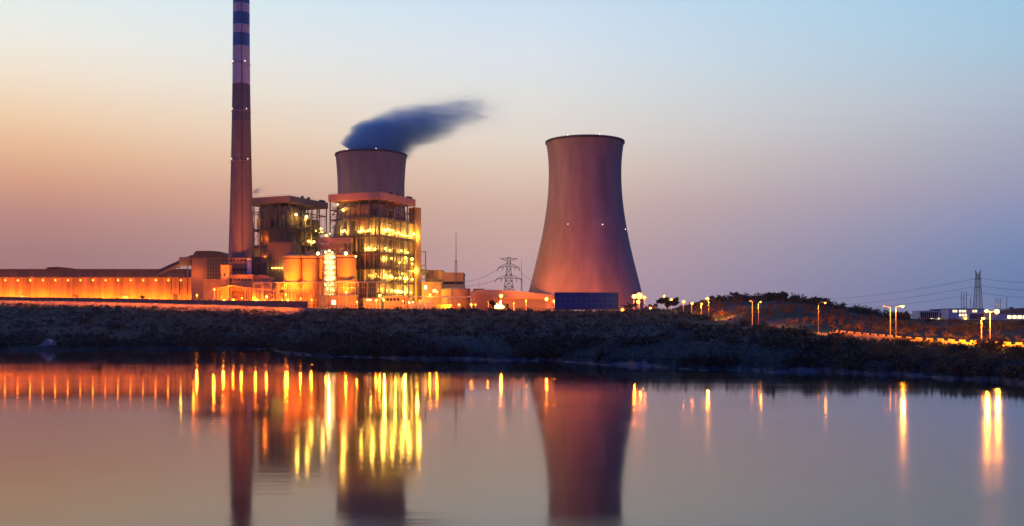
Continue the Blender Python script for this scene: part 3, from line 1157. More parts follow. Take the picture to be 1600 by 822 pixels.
def bh2():
    top = 102
    L = [11, 23, 35, 49, 64, 80]
    lamps, glow = [], []
    for x in (-38, -36, -33.5, -21, -18.5, -14, -11.5, -9):
        lamps.append((x, -1.0, 66.5 + random.random() * 2.5, 'e_yellow', .75 + .35 * random.random()))
    for v in (6, 10, 13, 17, 22, 26, 31, 36, 40, 45, 50, 55, 59):
        lamps.append((1.0, v, 66.5 + 4 * (random.random() ** 2) + (3 if v == 13 else 0), 'e_yellow', .8 + .4 * random.random()))
    lamps += [(-10.5, -1.0, 51.5, 'e_yellow', 1.7), (-12.2, -1.2, 51.2, 'e_yellow', 1.2), (-4, -1.2, 51, 'e_yellow', 1.1)]
    for v, h, b in ((8, 52, .9), (16, 51, 1.0), (19, 44, .9), (36, 52, 1.0), (44, 46, 1.2), (56, 45.5, 1.3), (33, 41, .8), (56, 41, .9), (48, 51, .8)):
        lamps.append((1.0, v, h, 'e_yellow', b))
    for v, h, b in ((17, 27.5, 1.4), (20, 27, 1.0), (34, 27, 1.0), (42, 26.5, 1.1), (46, 26.8, 1.3), (56, 26.5, 1.1), (38, 31, .7)):
        lamps.append((1.0, v, h, 'e_yellow', b))
    for v, h, b in ((19, 15, 1.2), (25, 14.6, 1.1), (31, 14.5, 1.4), (36, 14.2, 1.2), (42, 14, .8), (54, 14, .9)):
        lamps.append((1.0, v, h, 'e_yellow', b))
    for v, h, b in ((2, 7, 1.3), (6, 6.0, 1.4), (10, 5.5, 1.2), (15, 5.5, 1.1), (20, 8, .9), (40, 5, 1.2), (46, 4.6, 1.4), (51, 4.8, 1.2), (57, 5, .9)):
        lamps.append((1.2, v, h, 'e_white', b))
    lamps += [(-8, -1.2, 27.5, 'e_orange', .9), (-6, -1.2, 28, 'e_orange', .9), (-3, -1, 29, 'e_orange', .7), (-43, -1.2, 92.5, 'e_white', .7), (-37, -1.2, 87, 'e_yellow', 1.1), (-51.5, -1, 66.5, 'e_yellow', .5)]
    for x in (-38, -20, -8):
        glow.append((x, 1.2, 68.5, 5200, YELLOW))
    for v in (8, 24, 40, 54):
        glow.append((-1.2, v, 68.5, 5200, YELLOW))
    for v in (10, 28, 46):
        glow.append((-.9, v, 52, 3200, YELLOW))
        glow.append((-.9, v, 43.5, 2400, YELLOW))
        glow.append((-.9, v, 27.5, 4500, YELLOW))
        glow.append((-.9, v, 15.5, 6000, YELLOW))
        glow.append((2.5, v, 5.5, 9000, YELLOW))
    glow.append((-12, 1.2, 52, 4000, YELLOW))
    glow.append((-37, -2.5, 88, 1500, YELLOW))
    glow.append((-10, 1.2, 28, 3000, YELLOW))
    glow.append((4.5, 62.5, 68, 4500, YELLOW))
    glow.append((3.5, 61.5, 35, 3500, YELLOW))
    # added floods further down lift the fascia out of the dusk
    boiler_house(593, 299.5, 880, 24, 52, 61, 28.0, 'taller boiler house with bright lit decks standing before the steaming tower', M['fascia'], lamps, L,
                 [(-38, -26, 80.5, 90, 'f'), (-25, -12, 80.5, 91, 'f'), (-25, -12, 66, 77, 'f'), (4, 22, 36, 46, 'r')], 11.0, glow, True)


def bh1():
    L = [14, 30, 46, 62, 78]
    Yl = 'e_yellow'
    lamps = [(-49, -1.2, 88, 'e_yellow', 1.6), (2, 8, 91, 'e_white', 1.3), (1.2, 26, 90.5, 'e_white', 1.5), (1.2, 51, 81, Yl, 1.1), (1.2, 60, 75, Yl, 1.2), (1.2, 42, 78, Yl, .6),
             (1.2, 30, 67, Yl, 1.1), (1.2, 33, 66, Yl, .8), (1.2, 37, 66.2, Yl, 1.1), (1.2, 39, 67, Yl, 1.1), (1.2, 29, 47, Yl, 1.0), (1.2, 26, 47.5, Yl, .6),
             (1.2, 51, 48, Yl, 1.2), (1.2, 51, 43, Yl, 1.1), (1.2, 46, 42, Yl, .8), (1.2, 38, 39, Yl, 1.2), (1.2, 56, 56, 'e_orange', .7),
             (-45, -1.5, 38, 'e_white', 2.3), (-37, -1.2, 33, Yl, 1.0), (-35, -1.2, 26.5, Yl, 1.2), (-37.5, -1.2, 29, Yl, .8), (-36, -1.2, 36, Yl, .7)]
    glow = [(-47, -3, 87, 1800, YELLOW), (2, 10, 89, 1800, YELLOW), (2.5, 26, 88, 1800, YELLOW), (1, 34, 67, 2200, YELLOW), (1, 54, 78, 2200, YELLOW),
            (1, 50, 46, 2500, YELLOW), (1, 30, 46, 1500, YELLOW), (-43, -4, 38, 6000, YELLOW), (-36, -3, 28, 2500, YELLOW), (-30, 1.5, 68, 1200, ORANGE), (-30, 1.5, 50, 1200, ORANGE)]
    boiler_house(452, 305.8, 960, 24, 52, 62, 28.0, 'darker open-framed boiler house between the chimney and the bright boiler house', M['fascia2'], lamps, L,
                 [(-40, -24, 79, 88, 'f'), (-44, -26, 48, 60, 'f'), (-22, -4, 63, 76, 'f'), (2, 14, 49, 60, 'r'), (16, 24, 47, 56, 'r')], 7.0, glow, False)


bh2()
bh1()


# ------------------------------------------------------------------ blocks given by their picture extents at a real distance
def block(px0, px1, py0, Y, depth, name, label, cat, wall, roof=None, base=None, windows=None, wmat='glass_dark', eave=0.6, roof_t=0.7, yaw=0.0, group=None):
    x0, x1 = X(px0, Y), X(px1, Y)
    zt = Z(py0, Y)
    cx = (x0 + x1) / 2
    gz = ground(cx, Y) if base is None else base
    t = thing(name, label, cat, (cx, Y, gz), R(yaw), group)
    w = (x1 - x0) / 2
    h = zt - gz
    MB().box(-w, w, 0, depth, -2.5, h - roof_t).build('wall', wall, t)
    MB().box(-w - eave, w + eave, -eave, depth + eave, h - roof_t, h).build('roof', roof or M['roof_light'], t)
    if windows:
        for (pxa, pxb, pya, pyb, n) in windows:
            for k in range(n):
                a = X(pxa + (pxb - pxa) * (k + .14) / n, Y) - cx
                b = X(pxa + (pxb - pxa) * (k + .86) / n, Y) - cx
                z0, z1 = Z(pyb, Y) - gz, Z(pya, Y) - gz
                f = MB().box(a - .15, b + .15, -.12, -.003, z0 - .15, z1 + .15).build('window', M['steel_lit'], t)
                MB().box(a, b, -.16, -.122, z0, z1).build('pane', M[wmat], f)
    return t


# precipitator casing in front of the first boiler house
t = block(418, 462, 378, 935, 24, 'precipitator', 'plain pale brown casing box below the darker boiler house', 'plant unit', M['clad_brown'], M['clad_brown'], 28)
rib = MB()
for k in range(9):
    rib.box(-12.8 + k * 3.2, -12.5 + k * 3.2, -.3, -.003, 22, 52)
rib.build('casing_rib', M['clad_brown'], t)
for k, px in enumerate((426, 430, 433, 437, 441)):
    MB().ball((X(px, 935) - t.location.x, -1.2, Z(419, 935) - 28), .7, 8, 6).build('bulb', M['e_yellow'], t)
point((4, -4, Z(417, 935) - 28), 3500, YELLOW, .8, t)

# silos
def silo(px, hw, Y, top_py, label):
    s = Y / F
    gz = ground(X(px, Y), Y)
    r = hw * s
    t = thing('silo', label, 'silo', (X(px, Y), Y, gz), 0, 'orange lit storage silos')
    h = Z(top_py, Y) - gz
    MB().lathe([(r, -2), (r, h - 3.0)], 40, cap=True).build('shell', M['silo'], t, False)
    MB().lathe([(r + .35, h - 3.0), (r + .35, h - 1.9)], 40).build('dark_ring', M['roof'], t)  # dark band round the silo below its roof
    MB().lathe([(r + .7, h - 1.9), (r + .7, h - .4), (r * .5, h + 1.2), (0.3, h + 1.6)], 40).build('roof', M['silo'], t)
    hb = MB().box(-r * .55, -r * .05, -2, 2, h + .6, h + 4.2)
    hb.box(r * .1, r * .3, -1, 1, h + .6, h + 5)
    hb.build('top_housing', M['fascia'], t)
    rl = MB()
    n = 18
    for k in range(n):
        a = 2 * math.pi * k / n
        rl.tube((math.cos(a) * (r + .5), math.sin(a) * (r + .5), h - .4), (math.cos(a) * (r + .5), math.sin(a) * (r + .5), h + 1), .07, n=4)
    rl.build('handrail_edging', M['steel_lit'], t)
    return t


silo(457.5, 13.7, 872, 400, 'end silo of the orange row, beside the pale brown casing box')
silo(485, 13.0, 872, 400, 'second silo from the casing box, smooth and orange lit')
silo(512, 14.0, 876, 400, 'silo half hidden by the blazing white stair tower')
silo(541.5, 15.2, 872, 399, 'widest silo of the row, between the white stair tower and the bright boiler house')


def stair_tower():
    Y = 856
    s = Y / F
    x0, x1 = X(505, Y), X(524, Y)
    gz = ground((x0 + x1) / 2, Y)
    t = thing('stair_tower', 'blazing white lit open stair tower in front of the silos', 'stair tower', ((x0 + x1) / 2, Y, gz))
    w = (x1 - x0) / 2
    h = Z(392, Y) - gz
    fr = MB()
    for x in (-w, w):
        for y in (-2.5, 2.5):
            fr.box(x - .2, x + .2, y - .2, y + .2, -1, h)
    k = 0
    z = 0
    st = MB()
    while z < h - 4:
        a, b = ((-w, w) if k % 2 == 0 else (w, -w))
        st.bar((a, -1.5, z), (b, -1.5, z + 4.6), 1.0, .3)
        fr.bar((-w, -2.5, z + 4.6), (w, -2.5, z + 4.6), .25)
        st.box(-w - .5, w + .5, -2.5, 2.5, z + 4.5, z + 4.65)
        z += 4.6
        k += 1
    fr.build('steel_frame', M['steel'], t)
    st.build('stair_flight_lattice', M['steel'], t)
    MB().box(-w + .3, w - .3, 2.75, 2.9, 6, h - 2).build('reflector_sheet', M['white'], t)  # sheet added as a reflector to make the glow continuous
    i = 0
    for z in np.arange(10, h - .5, 4.6):
        for x in ((-w * .2, w * .35, w * .8) if i % 2 else (-w * .5, w * .15, w * .6)):
            MB().ball((x, -2.9, z + 2 * random.random()), .45 + .5 * random.random(), 8, 6).build('bulb', M['e_white'], t)
        if True:
            point((0, -1.0, z + 1.9), 2600, (1, .66, .2), .8, t)
        i += 1
    MB().ball((-w - 4, -3, h - 2.5), 1.4, 8, 6).build('bulb', M['e_white'], t)
    MB().ball((w + 9.5, -3, h - 2.5), 1.5, 8, 6).build('bulb', M['e_white'], t)
    MB().ball((w + 18, -3, h - 5), .8, 8, 6).build('bulb', M['e_white'], t)


stair_tower()


# conveyor house over the silos
def conveyor_house():
    Y = 884
    x0, x1 = X(497, Y), X(549, Y)
    gz = ground((x0 + x1) / 2, Y)
    t = thing('conveyor_house', 'orange lit conveyor head house on a steel frame above the silos', 'conveyor', ((x0 + x1) / 2, Y, gz))
    w = (x1 - x0) / 2
    h = Z(371, Y) - gz
    MB().box(-w, w, 0, 9, h - 4.5, h).build('gallery', M['fascia'], t)
    MB().box(-w + 2, w - 3, -.3, 8, h - 9.5, h - 6).build('lower_gallery', M['clad_brown'], t)
    fr = MB()
    for k in range(7):
        x = -w + 2 * w * k / 6
        for y in (0.5, 8.5):
            fr.box(x - .35, x + .35, y - .35, y + .35, -2, h - 4.5)
    for z in (h - 5, h - 10.2, h - 13, h - 16.5):
        fr.bar((-w, 0, z), (w, 0, z), .5, .6)
    fr.build('steel_frame', M['steel_lit'], t)
    pp = MB()
    pp.tube((w - 5, -1, h - 17), (w - 5, -1, h - 6), 1.1, n=10)
    pp.tube((w - 2, -1, h - 17), (w - 2, -1, h - 8), .7, n=10)
    pp.build('drop_pipe', M['roof'], t)
    point((-5, -8, h - 13), 3500, ORANGE, .8, t)
    point((8, -8, h - 12), 3000, ORANGE, .8, t)


conveyor_house()

# transfer house, gallery and the low buildings at the chimney foot
def transfer_house():
    Y = 1000
    x0, x1 = X(299, Y), X(357, Y)
    gz = 36
    t = thing('transfer_house', 'dark brown transfer house with mansard roof beside the chimney foot', 'building', (x0, Y, gz))
    w = x1 - x0
    s = Y / F
    h1, h2 = Z(403, Y) - gz, Z(392, Y) - gz
    MB().box(0, w, 0, 26, -4, h1).build('wall', M['clad_brown'], t)
    MB().prism([(-.8, h1), (w + .8, h1), (w - 2, h1 + 2.5), (w - 7, h2 - 1), (w - 16, h2), (5, h2)], -.8, 27).build('roof', M['roof'], t)
    fr = MB()
    for k in range(9):
        x = 16 + k * 2.6
        fr.box(x - .1, x + .1, -1.2, -1.0, -3, h1)
    for k in range(6):
        fr.bar((15, -1.1, h1 - 1 - k * 3.5), (w, -1.1, h1 - 1 - k * 3.5), .18)
    fr.build('scaffold_grille', M['steel_lit'], t)
    pn = MB().box(15, w - .5, -.2, -.003, -3, h1 - .5)
    pn.build('dark_panel', M['clad_dark'], t)
    point((5, -9, h1 - 16), 6500, ORANGE, .8, t)
    return t


transfer_house()
MB_g = thing('conveyor_gallery', 'inclined conveyor gallery climbing to the dark brown transfer house', 'conveyor', W(250, 424, 1015))
a = Vector((0, 0, 0))
b = W(301, 401, 1005) - W(250, 424, 1015)
MB().bar(a, b, 4.5, 3.2).build('gallery', M['roof'], MB_g)
MB().bar(a - Vector((0, 0, 2.8)), b - Vector((0, 0, 2.8)), 3.8, 2.0).build('underside_lining', M['plaster'], MB_g)
m_ = MB()
for k in (.35, .6, .85):
    q = a.lerp(b, k)
    m_.bar(q, (q.x, q.y, -24), .7)
m_.build('trestle_leg', M['steel'], MB_g)
q = W(281, 412, 1005) - W(250, 424, 1015)
MB().box(q.x, q.x + 11, q.y - 2, q.y + 6, q.z - 2, q.z + 6.5).build('drive_house', M['clad_brown'], MB_g)
point((q.x + 3, q.y - 6, q.z - 6), 1800, YELLOW, .6, MB_g)

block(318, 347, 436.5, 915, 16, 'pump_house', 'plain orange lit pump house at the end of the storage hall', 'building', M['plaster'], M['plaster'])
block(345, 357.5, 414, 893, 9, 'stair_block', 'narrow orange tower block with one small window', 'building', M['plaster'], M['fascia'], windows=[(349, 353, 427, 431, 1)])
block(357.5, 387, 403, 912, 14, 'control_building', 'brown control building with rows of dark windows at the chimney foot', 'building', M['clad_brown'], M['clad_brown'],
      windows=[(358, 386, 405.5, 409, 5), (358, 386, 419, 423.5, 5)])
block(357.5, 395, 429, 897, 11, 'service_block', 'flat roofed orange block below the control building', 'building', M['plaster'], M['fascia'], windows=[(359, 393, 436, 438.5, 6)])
block(393, 417, 402, 925, 14, 'switch_building', 'dark building with a square opening beside the pale vent pipe', 'building', M['clad_dark'], M['roof'], windows=[(400, 408, 412, 424, 1)])
t = thing('vent_pipe', 'pale upright vent pipe between control building and dark building', 'pipe', (X(389.5, 908), 908, 30))
MB().tube((0, 0, -2), (0, 0, Z(405, 908) - 30), 2.0, n=20).build('pipe', M['galv'], t, True)
MB().lathe([(2.3, Z(406, 908) - 30), (2.3, Z(404, 908) - 30)], 20).build('collar', M['galv'], t)
# arched shed
def arched_shed():
    Y = 902
    t = thing('arched_shed', 'dull pink shed with a shallow arched roof', 'shed', (X(409, Y), Y, 29.5))
    w = X(423, Y) - X(409, Y)
    h = Z(436, Y) - 29.5
    rise = Z(430, Y) - Z(436, Y)
    MB().box(-w, w, 0, 14, -2, h).build('wall', M['fascia'], t)
    arc = [(-w - .4, h)] + [(-w - .4 + (2 * w + .8) * k / 12, h + .3 + rise * math.sin(math.pi * k / 12)) for k in range(13)] + [(w + .4, h)]
    MB().prism(arc, -.4, 14.4).build('roof', M['fascia'], t)


arched_shed()


def canopy(pxs, pys, Y, depth, posts, label, base_py=471):
    x0 = X(pxs[0], Y)
    gz = ground(x0, Y)
    t = thing('canopy_shed', label, 'canopy', (x0, Y, gz))
    V = [(X(p, Y) - x0, Z(q, Y) - gz) for p, q in zip(pxs, pys)]
    poly = V + [(x, z - .9) for x, z in V[::-1]]
    MB().prism(poly, -1, depth + 1).build('roof', M['plaster'], t)
    for p in posts:
        x = X(p, Y) - x0
        zt = float(np.interp(p, pxs, pys))
        h = Z(zt, Y) - gz - .9
        for y in (0, depth):
            MB().box(x - .55, x + .55, y - .5, y + .5, -2, h).build('post', M['plaster'], t)
    MB().box(V[0][0] + 1, V[-1][0] - 1, depth + 2, depth + 2.6, -2, V[-1][1] - 3).build('back_wall', M['clad_brown'], t)
    return t


canopy([339, 362, 386], [450.5, 445.5, 450.5], 884, 9, [341, 357, 383], 'gabled orange lit canopy over red conveyor machinery')
canopy([386, 432], [449.5, 453.5], 882, 9, [391, 398, 428], 'flat sloping canopy joining the gabled canopy')
canopy([431, 447, 462], [446.5, 448.5, 453], 872, 8, [433, 460], 'tall portal canopy in front of the end silo')
canopy([462, 512], [451.5, 457], 872, 8, [486, 508], 'low sloping canopy in front of the second silo')
for px, lbl in ((411, 'pale sand heap under the flat sloping canopy'), (427, 'pale sand heap beside the tall portal canopy')):
    x, y = X(px, 874), 874
    h = MB()
    g = ground(x, y)
    h.lathe([(5.2, 0), (3.6, 2.6), (1.8, 5.0), (.3, 6.2)], 18)
    o = h.build('sand_heap', M['sand'], None, True)
    o.location = (x, y, g)
    tag(o, lbl, 'sand heap', 'sand heaps')
t = thing('belt_conveyor', 'red inclined belt conveyor under the gabled canopy', 'conveyor', (X(366, 882), 882, ground(X(366, 882), 882)))
MB().bar((0, 0, 1.5), (6.5, 0, 9), 1.6, 1.2).build('belt_frame', M['red'], t)
MB().bar((4, -1.2, 0), (4, -1.2, 6.2), .5).build('leg', M['red'], t)
MB().bar((6, -1.2, 0), (6, -1.2, 8.4), .5).build('leg', M['red'], t)


def lorry(px, Y, length, body, cabm, label, flip=1):
    x = X(px, Y)
    t = thing('lorry', label, 'lorry', (x, Y, ground(x, Y)))
    MB().box(-length / 2, length / 2, -1.4, 1.4, 1.2, 4.0).build('cargo_box', body, t)
    c = flip * (length / 2 + .3)
    c0, c1 = sorted((c, c + flip * 2.6))
    MB().prism([(c0, .9), (c1, .9), (c1, 2.4), (c1 - .5 if flip > 0 else c1, 3.4), (c0 if flip > 0 else c0 + .5, 3.4)], -1.3, 1.3).build('cab', cabm, t)
    MB().box(c0 + .6, c1 - .5, -1.34, -1.303, 2.2, 3.1).build('window', M['glass_dark'], t)
    for k in (-.38, .15, .32):
        MB().tube((k * length, -1.45, .55), (k * length, -1.1, .55), .55, n=14).build('wheel', M['rubber'], t)
    MB().tube(((c0 + c1) / 2, -1.45, .55), ((c0 + c1) / 2, -1.1, .55), .55, n=14).build('wheel', M['rubber'], t)
    return t


lorry(331, 884, 9, M['clad_dark'], M['clad_dark'], 'dark lorry parked under the pump house wall')
lorry(694, 812, 12, M['yellow'], M['red'], 'yellow box lorry with a red cab in the yard')


# pipe rack with thin uprights
def pipe_rack(px0, px1, py_top, Y, label, step=3.2, rows=4):
    x0, x1 = X(px0, Y), X(px1, Y)
    gz = ground((x0 + x1) / 2, Y)
    t = thing('pipe_rack', label, 'pipe rack', (x0, Y, gz))
    h = Z(py_top, Y) - gz
    w = x1 - x0
    fr = MB()
    n = int((px1 - px0) / step)
    for k in range(n + 1):
        x = w * k / n
        wd = .3 if k % 4 == 0 else .13
        fr.box(x - wd, x + wd, -wd, wd, -2, h)
        if k % 4 == 0:
            fr.box(x - wd, x + wd, 5 - wd, 5 + wd, -2, h)
    for k in range(rows):
        fr.bar((0, 0, h * (k + 1) / rows), (w, 0, h * (k + 1) / rows), .3)
    fr.build('steel_frame', M['steel_lit'], t)
    pp = MB()
    for k in range(5):
        pp.tube((0, .8 + k * .9, h + .5), (w, .8 + k * .9, h + .5), .35, n=8)
    pp.build('pipe', M['galv'], t)


pipe_rack(395, 497, 442, 862, 'orange pipe rack of thin uprights below the silos')
pipe_rack(500, 606, 441.5, 855, 'orange pipe rack of thin uprights below the bright boiler house', 3.6, 5)
pipe_rack(640, 735, 464.5, 838, 'low pipe bridge with pipes along the yard', 8, 2)

t = block(498, 556, 461, 838, 12, 'switch_room', 'yellow orange lit switch room with one bright doorway', 'building', M['plaster'], M['roof_light'], windows=[(517, 526, 469, 476, 1)], wmat='e_win')
dr = MB()
for k in range(9):
    px = 501 + k * 6.5
    if not 515 < px < 527:
        dr.box(X(px, 838) - t.location.x - .12, X(px, 838) - t.location.x + .12, -.2, -.003, -1, Z(462, 838) - t.location.z)
dr.build('wall_rib', M['clad_brown'], t)
MB().box(X(535, 838) - t.location.x, X(546, 838) - t.location.x, 2, 6, Z(461, 838) - t.location.z, Z(458, 838) - t.location.z).build('rooftop_unit', M['galv'], t)
block(600, 636, 463, 834, 12, 'relay_room', 'pale flat roofed relay room at the foot of the bright boiler house', 'building', M['plaster'], M['plaster'], windows=[(603, 625, 466, 470, 4), (628, 633, 467, 476, 1)])
block(568, 596, 466, 836, 8, 'pump_shelter', 'low shelter with two bright windows beside the relay room', 'building', M['plaster'], M['roof_light'], windows=[(572, 581, 466.8, 470, 2)], wmat='e_win')

# turbine hall group
def turbine_hall():
    Y = 955
    t = block(692, 723.5, 426, Y, 40, 'turbine_hall', 'reddish turbine hall with one dark window band behind the mast', 'building', M['fascia'], M['fascia2'], 28)
    cx = t.location.x
    MB().box(X(692, Y) - cx - .3, X(723.5, Y) - cx + .3, -.4, -.003, Z(444, Y) - 28, Z(440, Y) - 28).build('window_band', M['glass_dark'], t)
    w = MB().box(X(665, Y) - cx, X(692, Y) - cx - .02, 1, 30, -2, Z(422, Y) - 28)
    w.build('brown_wing', M['clad_brown'], t)
    MB().box(X(684, Y) - cx, X(691.5, Y) - cx, .5, .997, Z(437, Y) - 28, Z(423.5, Y) - 28).build('pale_panel', M['plaster'], t)


turbine_hall()
block(659, 690, 440.5, 925, 14, 'heater_bay', 'yellow lit heater bay below the turbine hall', 'building', M['plaster'], M['plaster'], 27, windows=[(662, 668, 446, 452, 1), (676, 682, 452, 457, 2)], wmat='e_win')
t = thing('water_tank', 'broad pale round water tank in front of the turbine hall', 'tank', (X(711, 905), 905 + 13, 26.5))
r = 22.5 * 905 / F
h = Z(450, 905) - 26.5
MB().lathe([(r, -2), (r, h - 1.2)], 48).build('shell', M['plaster'], t)
MB().lathe([(r + .3, h - 1.2), (r + .3, h - .4), (0.4, h + 1.5)], 48).build('roof', M['roof_light'], t)
rl = MB()
for k in range(26):
    an = 2 * math.pi * k / 26
    rl.bar((math.cos(an) * r, math.sin(an) * r, h - .4), (math.cos(an) * r, math.sin(an) * r, h + .9), .1)
rl.bar((-3, -r - .4, 0), (-3, -r - .4, h), .25)
rl.bar((-2.2, -r - .4, 0), (-2.2, -r - .4, h), .25)
rl.build('handrail_edging', M['steel'], t)
MB().lathe([(r + .12, h * .45), (r + .12, h * .5)], 48, cap=False).build('stiffener_ring', M['roof_light'], t)
# stair/pipe frame on the side of the shaft
t = thing('service_tower', 'dark open pipe frame standing beside the pale lift shaft', 'steel frame', (X(653, 945), 945, 28))
fr = MB()
h = Z(393, 945) - 28
w = X(664.5, 945) - X(653, 945)
for x in (0, w):
    for y in (0, 6):
        fr.box(x - .3, x + .3, y - .3, y + .3, -2, h)
for z in (h, h - 13, h - 20, h - 26, 18, 10):
    for y in (0, 6):
        fr.bar((0, y, z), (w, y, z), .5)
    fr.bar((w, 0, z), (w, 6, z), .5)
fr.build('steel_frame', M['steel'], t)
pp = MB().path([(0, 0, h - 12), (2, 0, h - 12.5), (3, 0, h - 16), (3, 0, 6)], .6, 8)
pp.build('pipe', M['steel_lit'], t)
MB().box(.5, w + 2, 1, 5, h - 22, h - 17).build('cable_box', M['clad_dark'], t)


def long_hall():
    Y = 905
    x0, x1 = X(736, Y), X(864, Y)
    gz = 25.5
    t = thing('workshop', 'long low workshop with a dull sloping roof in front of the pylon', 'workshop', (x0, Y, gz))
    w = x1 - x0
    za, zb, zc = Z(455, Y) - gz, Z(452.5, Y) - gz, Z(463, Y) - gz
    MB().box(0, w, 0, 26, -2, zc - 1.5).build('wall', M['plaster'], t)
    V = [(-1, zc), (-1, za), (w * .12, zb), (w * .35, zb - .3), (w * .6, zb - 1.6), (w + 1, zc + 1.2), (w + 1, zc - 1.5), (-1, zc - 1.5)]
    MB().prism([V[1], V[2], V[3], V[4], V[5], V[6], V[7]], -1.5, 27).build('roof', M['roof_light'], t)
    MB().box(w * .02, w * .16, 6, 14, zb - .6, zb + 1.0).build('roof_monitor', M['roof'], t)
    for k in range(10):
        a = 3 + k * (w - 6) / 10
        f = MB().box(a, a + 4, -.12, -.003, 1.5, 6).build('window', M['steel_lit'], t)
        MB().box(a + .2, a + 3.8, -.16, -.122, 1.7, 5.8).build('pane', M['e_win' if k in (1, 5, 6) else 'glass_dark'], f)


long_hall()
block(742, 770, 458.5, 880, 14, 'store_room', 'small dark fronted store room before the long workshop', 'building', M['clad_brown'], M['roof_light'])
block(795, 860, 467, 852, 7, 'yard_wall', 'low orange lit screen wall behind the yard lamps', 'wall', M['plaster'], M['plaster'], eave=.15)


def transformer(px, Y, label):
    x = X(px, Y)
    t = thing('transformer', label, 'transformer', (x, Y, ground(x, Y)), 0, 'transformers in the yard')
    MB().box(-2.8, 2.8, -1.6, 1.6, .3, 4.2).build('tank', M['steel_lit'], t)
    rd = MB()
    for k in range(9):
        rd.box(-2.5 + k * .6, -2.2 + k * .6, -2.5, -1.65, .8, 3.8)
    rd.build('radiator_rib', M['galv'], t)
    for k in (-1.6, 0, 1.6):
        MB().tube((k, 0, 4.2), (k, 0, 6.4), .28, .12, 8).build('bushing', M['white'], t)
    MB().tube((-2.4, 1, 4.9), (2.0, 1, 4.9), .55, n=10).build('conservator', M['galv'], t)


for px, Y, l in ((644, 826, 'transformer nearest the relay room in the yard'), (657, 826, 'middle transformer below the pipe frame'), (671, 826, 'transformer nearest the yellow box lorry')):
    transformer(px, Y, l)


# fence along the crest of the bank
def crest_fence(px0, px1, label):
    pts = []
    n = 64
    for k in range(n + 1):
        px = px0 + (px1 - px0) * k / n
        ys, zs = col_at(px)
        y = ys[6] + 4
        x = X(px, y)
        pts.append(Vector((x, y, ground(x, y))))
    o = pts[0].copy()
    t = thing('perimeter_fence', label, 'fence', o)
    MB().path([p - o + Vector((0, 0, 2.6)) for p in pts], .09, 4).build('top_rail', M['steel'], t)
    MB().path([p - o + Vector((0, 0, 1.2)) for p in pts], .07, 4).build('lower_rail', M['steel'], t)
    for p in pts:
        q = p - o
        MB().box(q.x - .22, q.x + .22, q.y - .2, q.y + .2, q.z - .5, q.z + 2.9).build('fence_post', M['concrete_dark'], t)


crest_fence(484, 866, 'long low post fence along the crest of the bank before the yard')


# ------------------------------------------------------------------ yard lamps
def yard_lamp(px, py, Y, power, label, bulb='e_orange', r=1.1, col=ORANGE, group='yard lamps of the plant'):
    p = W(px, py, Y)
    gz = ground(p.x, p.y)
    h = p.z - gz
    t = thing('yard_lamp', label, 'lamp post', (p.x, p.y, gz), 0, group)
    MB().tube((0, .5, -.5), (0, .5, h + .4), .2, .1, 6).build('pole', M['galv'], t)
    MB().box(-.5, .5, -.6, .6, h + .35, h + .7).build('lamp_head', M['steel'], t)
    MB().ball((0, -.2, h - .2), r, 8, 6).build('bulb', M[bulb], t)
    if power:
        point((0, -1.9, h - .3), power, col, .7, t)


Yd = [
    (365, 468, 874, 3200, 'yard lamp beneath the gabled canopy', .7), (378, 466, 866, 4000, 'lamp right at the parapet wall below the service block', .4),
    (417, 463.5, 872, 4500, 'yard lamp glowing above the sand heaps', 1.1), (335, 452, 876, 6000, 'lamp on the pump house corner', .5),
    (447, 460, 858, 5500, 'lamp in front of the tall portal canopy', .4), (470, 466, 848, 4500, 'low lamp at the square end of the parapet wall', .4),
    (487, 468, 845, 4500, 'low lamp before the second silo', .5), (541, 456, 826, 4800, 'yard lamp above the yellow switch room', .7), (588, 469, 826, 3200, 'low yard lamp by the two bright windows', .9),
    (593.5, 461.5, 826, 4200, 'yard lamp at the corner of the bright boiler house', 1.2), (558, 472, 824, 3000, 'low lamp beside the switch room', .5), (630, 470, 818, 3200, 'low lamp before the relay room', .5),
    (672, 460, 838, 3500, 'lamp beneath the yellow heater bay', .8), (683, 456, 850, 3500, 'lamp on the heater bay side of the round tank', .6), (717, 476, 816, 2400, 'low lamp behind the yellow lorry cab', .7),
    (736.5, 475.5, 816, 3000, 'first of two low twin lamps before the long workshop', .8), (743, 475.5, 816, 0, 'second of two low twin lamps before the long workshop', .7),
    (783, 462, 826, 5500, 'tall yard lamp over the glaring work light', 1.6), (854, 467, 822, 5500, 'tall yard lamp beside the blue billboard', 1.7), (866, 470.5, 812, 3600, 'yard lamp touching the edge of the blue billboard', 1.2),
    (822, 470, 826, 3800, 'yard lamp midway along the screen wall', .5), (763, 472, 818, 3000, 'yard lamp by the dark fronted store room', .5), (803, 474, 812, 2600, 'low lamp in front of the screen wall', .4),
    (972.5, 484.5, 735, 3000, 'low lamp on the ground just past the blue billboard', 1.4),
    (1016, 481, 700, 1500, 'lamp glowing through the bushes past the floodlight masts', .8), (1019, 484.5, 690, 900, 'lower lamp glowing through the bushes past the floodlight masts', .7),
]
for px, py, Y, pw, lb, r in Yd:
    yard_lamp(px, py, Y, pw * 3.2, lb, 'e_orange', r)

# floods added to brighten the silos and the chimney foot
for px, py, Y, pw, lb in ((450, 470, 848, 60000, 'added floodlight before the end silo'), (500, 470, 842, 60000, 'added floodlight before the canopy of the second silo'),
                          (350, 470, 872, 40000, 'added floodlight before the narrow tower block'), (400, 470, 862, 40000, 'added floodlight before the arched shed'), (329, 470, 888, 34000, 'added floodlight before the pump house'), (308, 462, 972, 30000, 'added floodlight before the dark brown transfer house')):
    flood(px, py, Y, pw, ORANGE, 'e_orange', lb, 'added floodlights in the yard', .4)

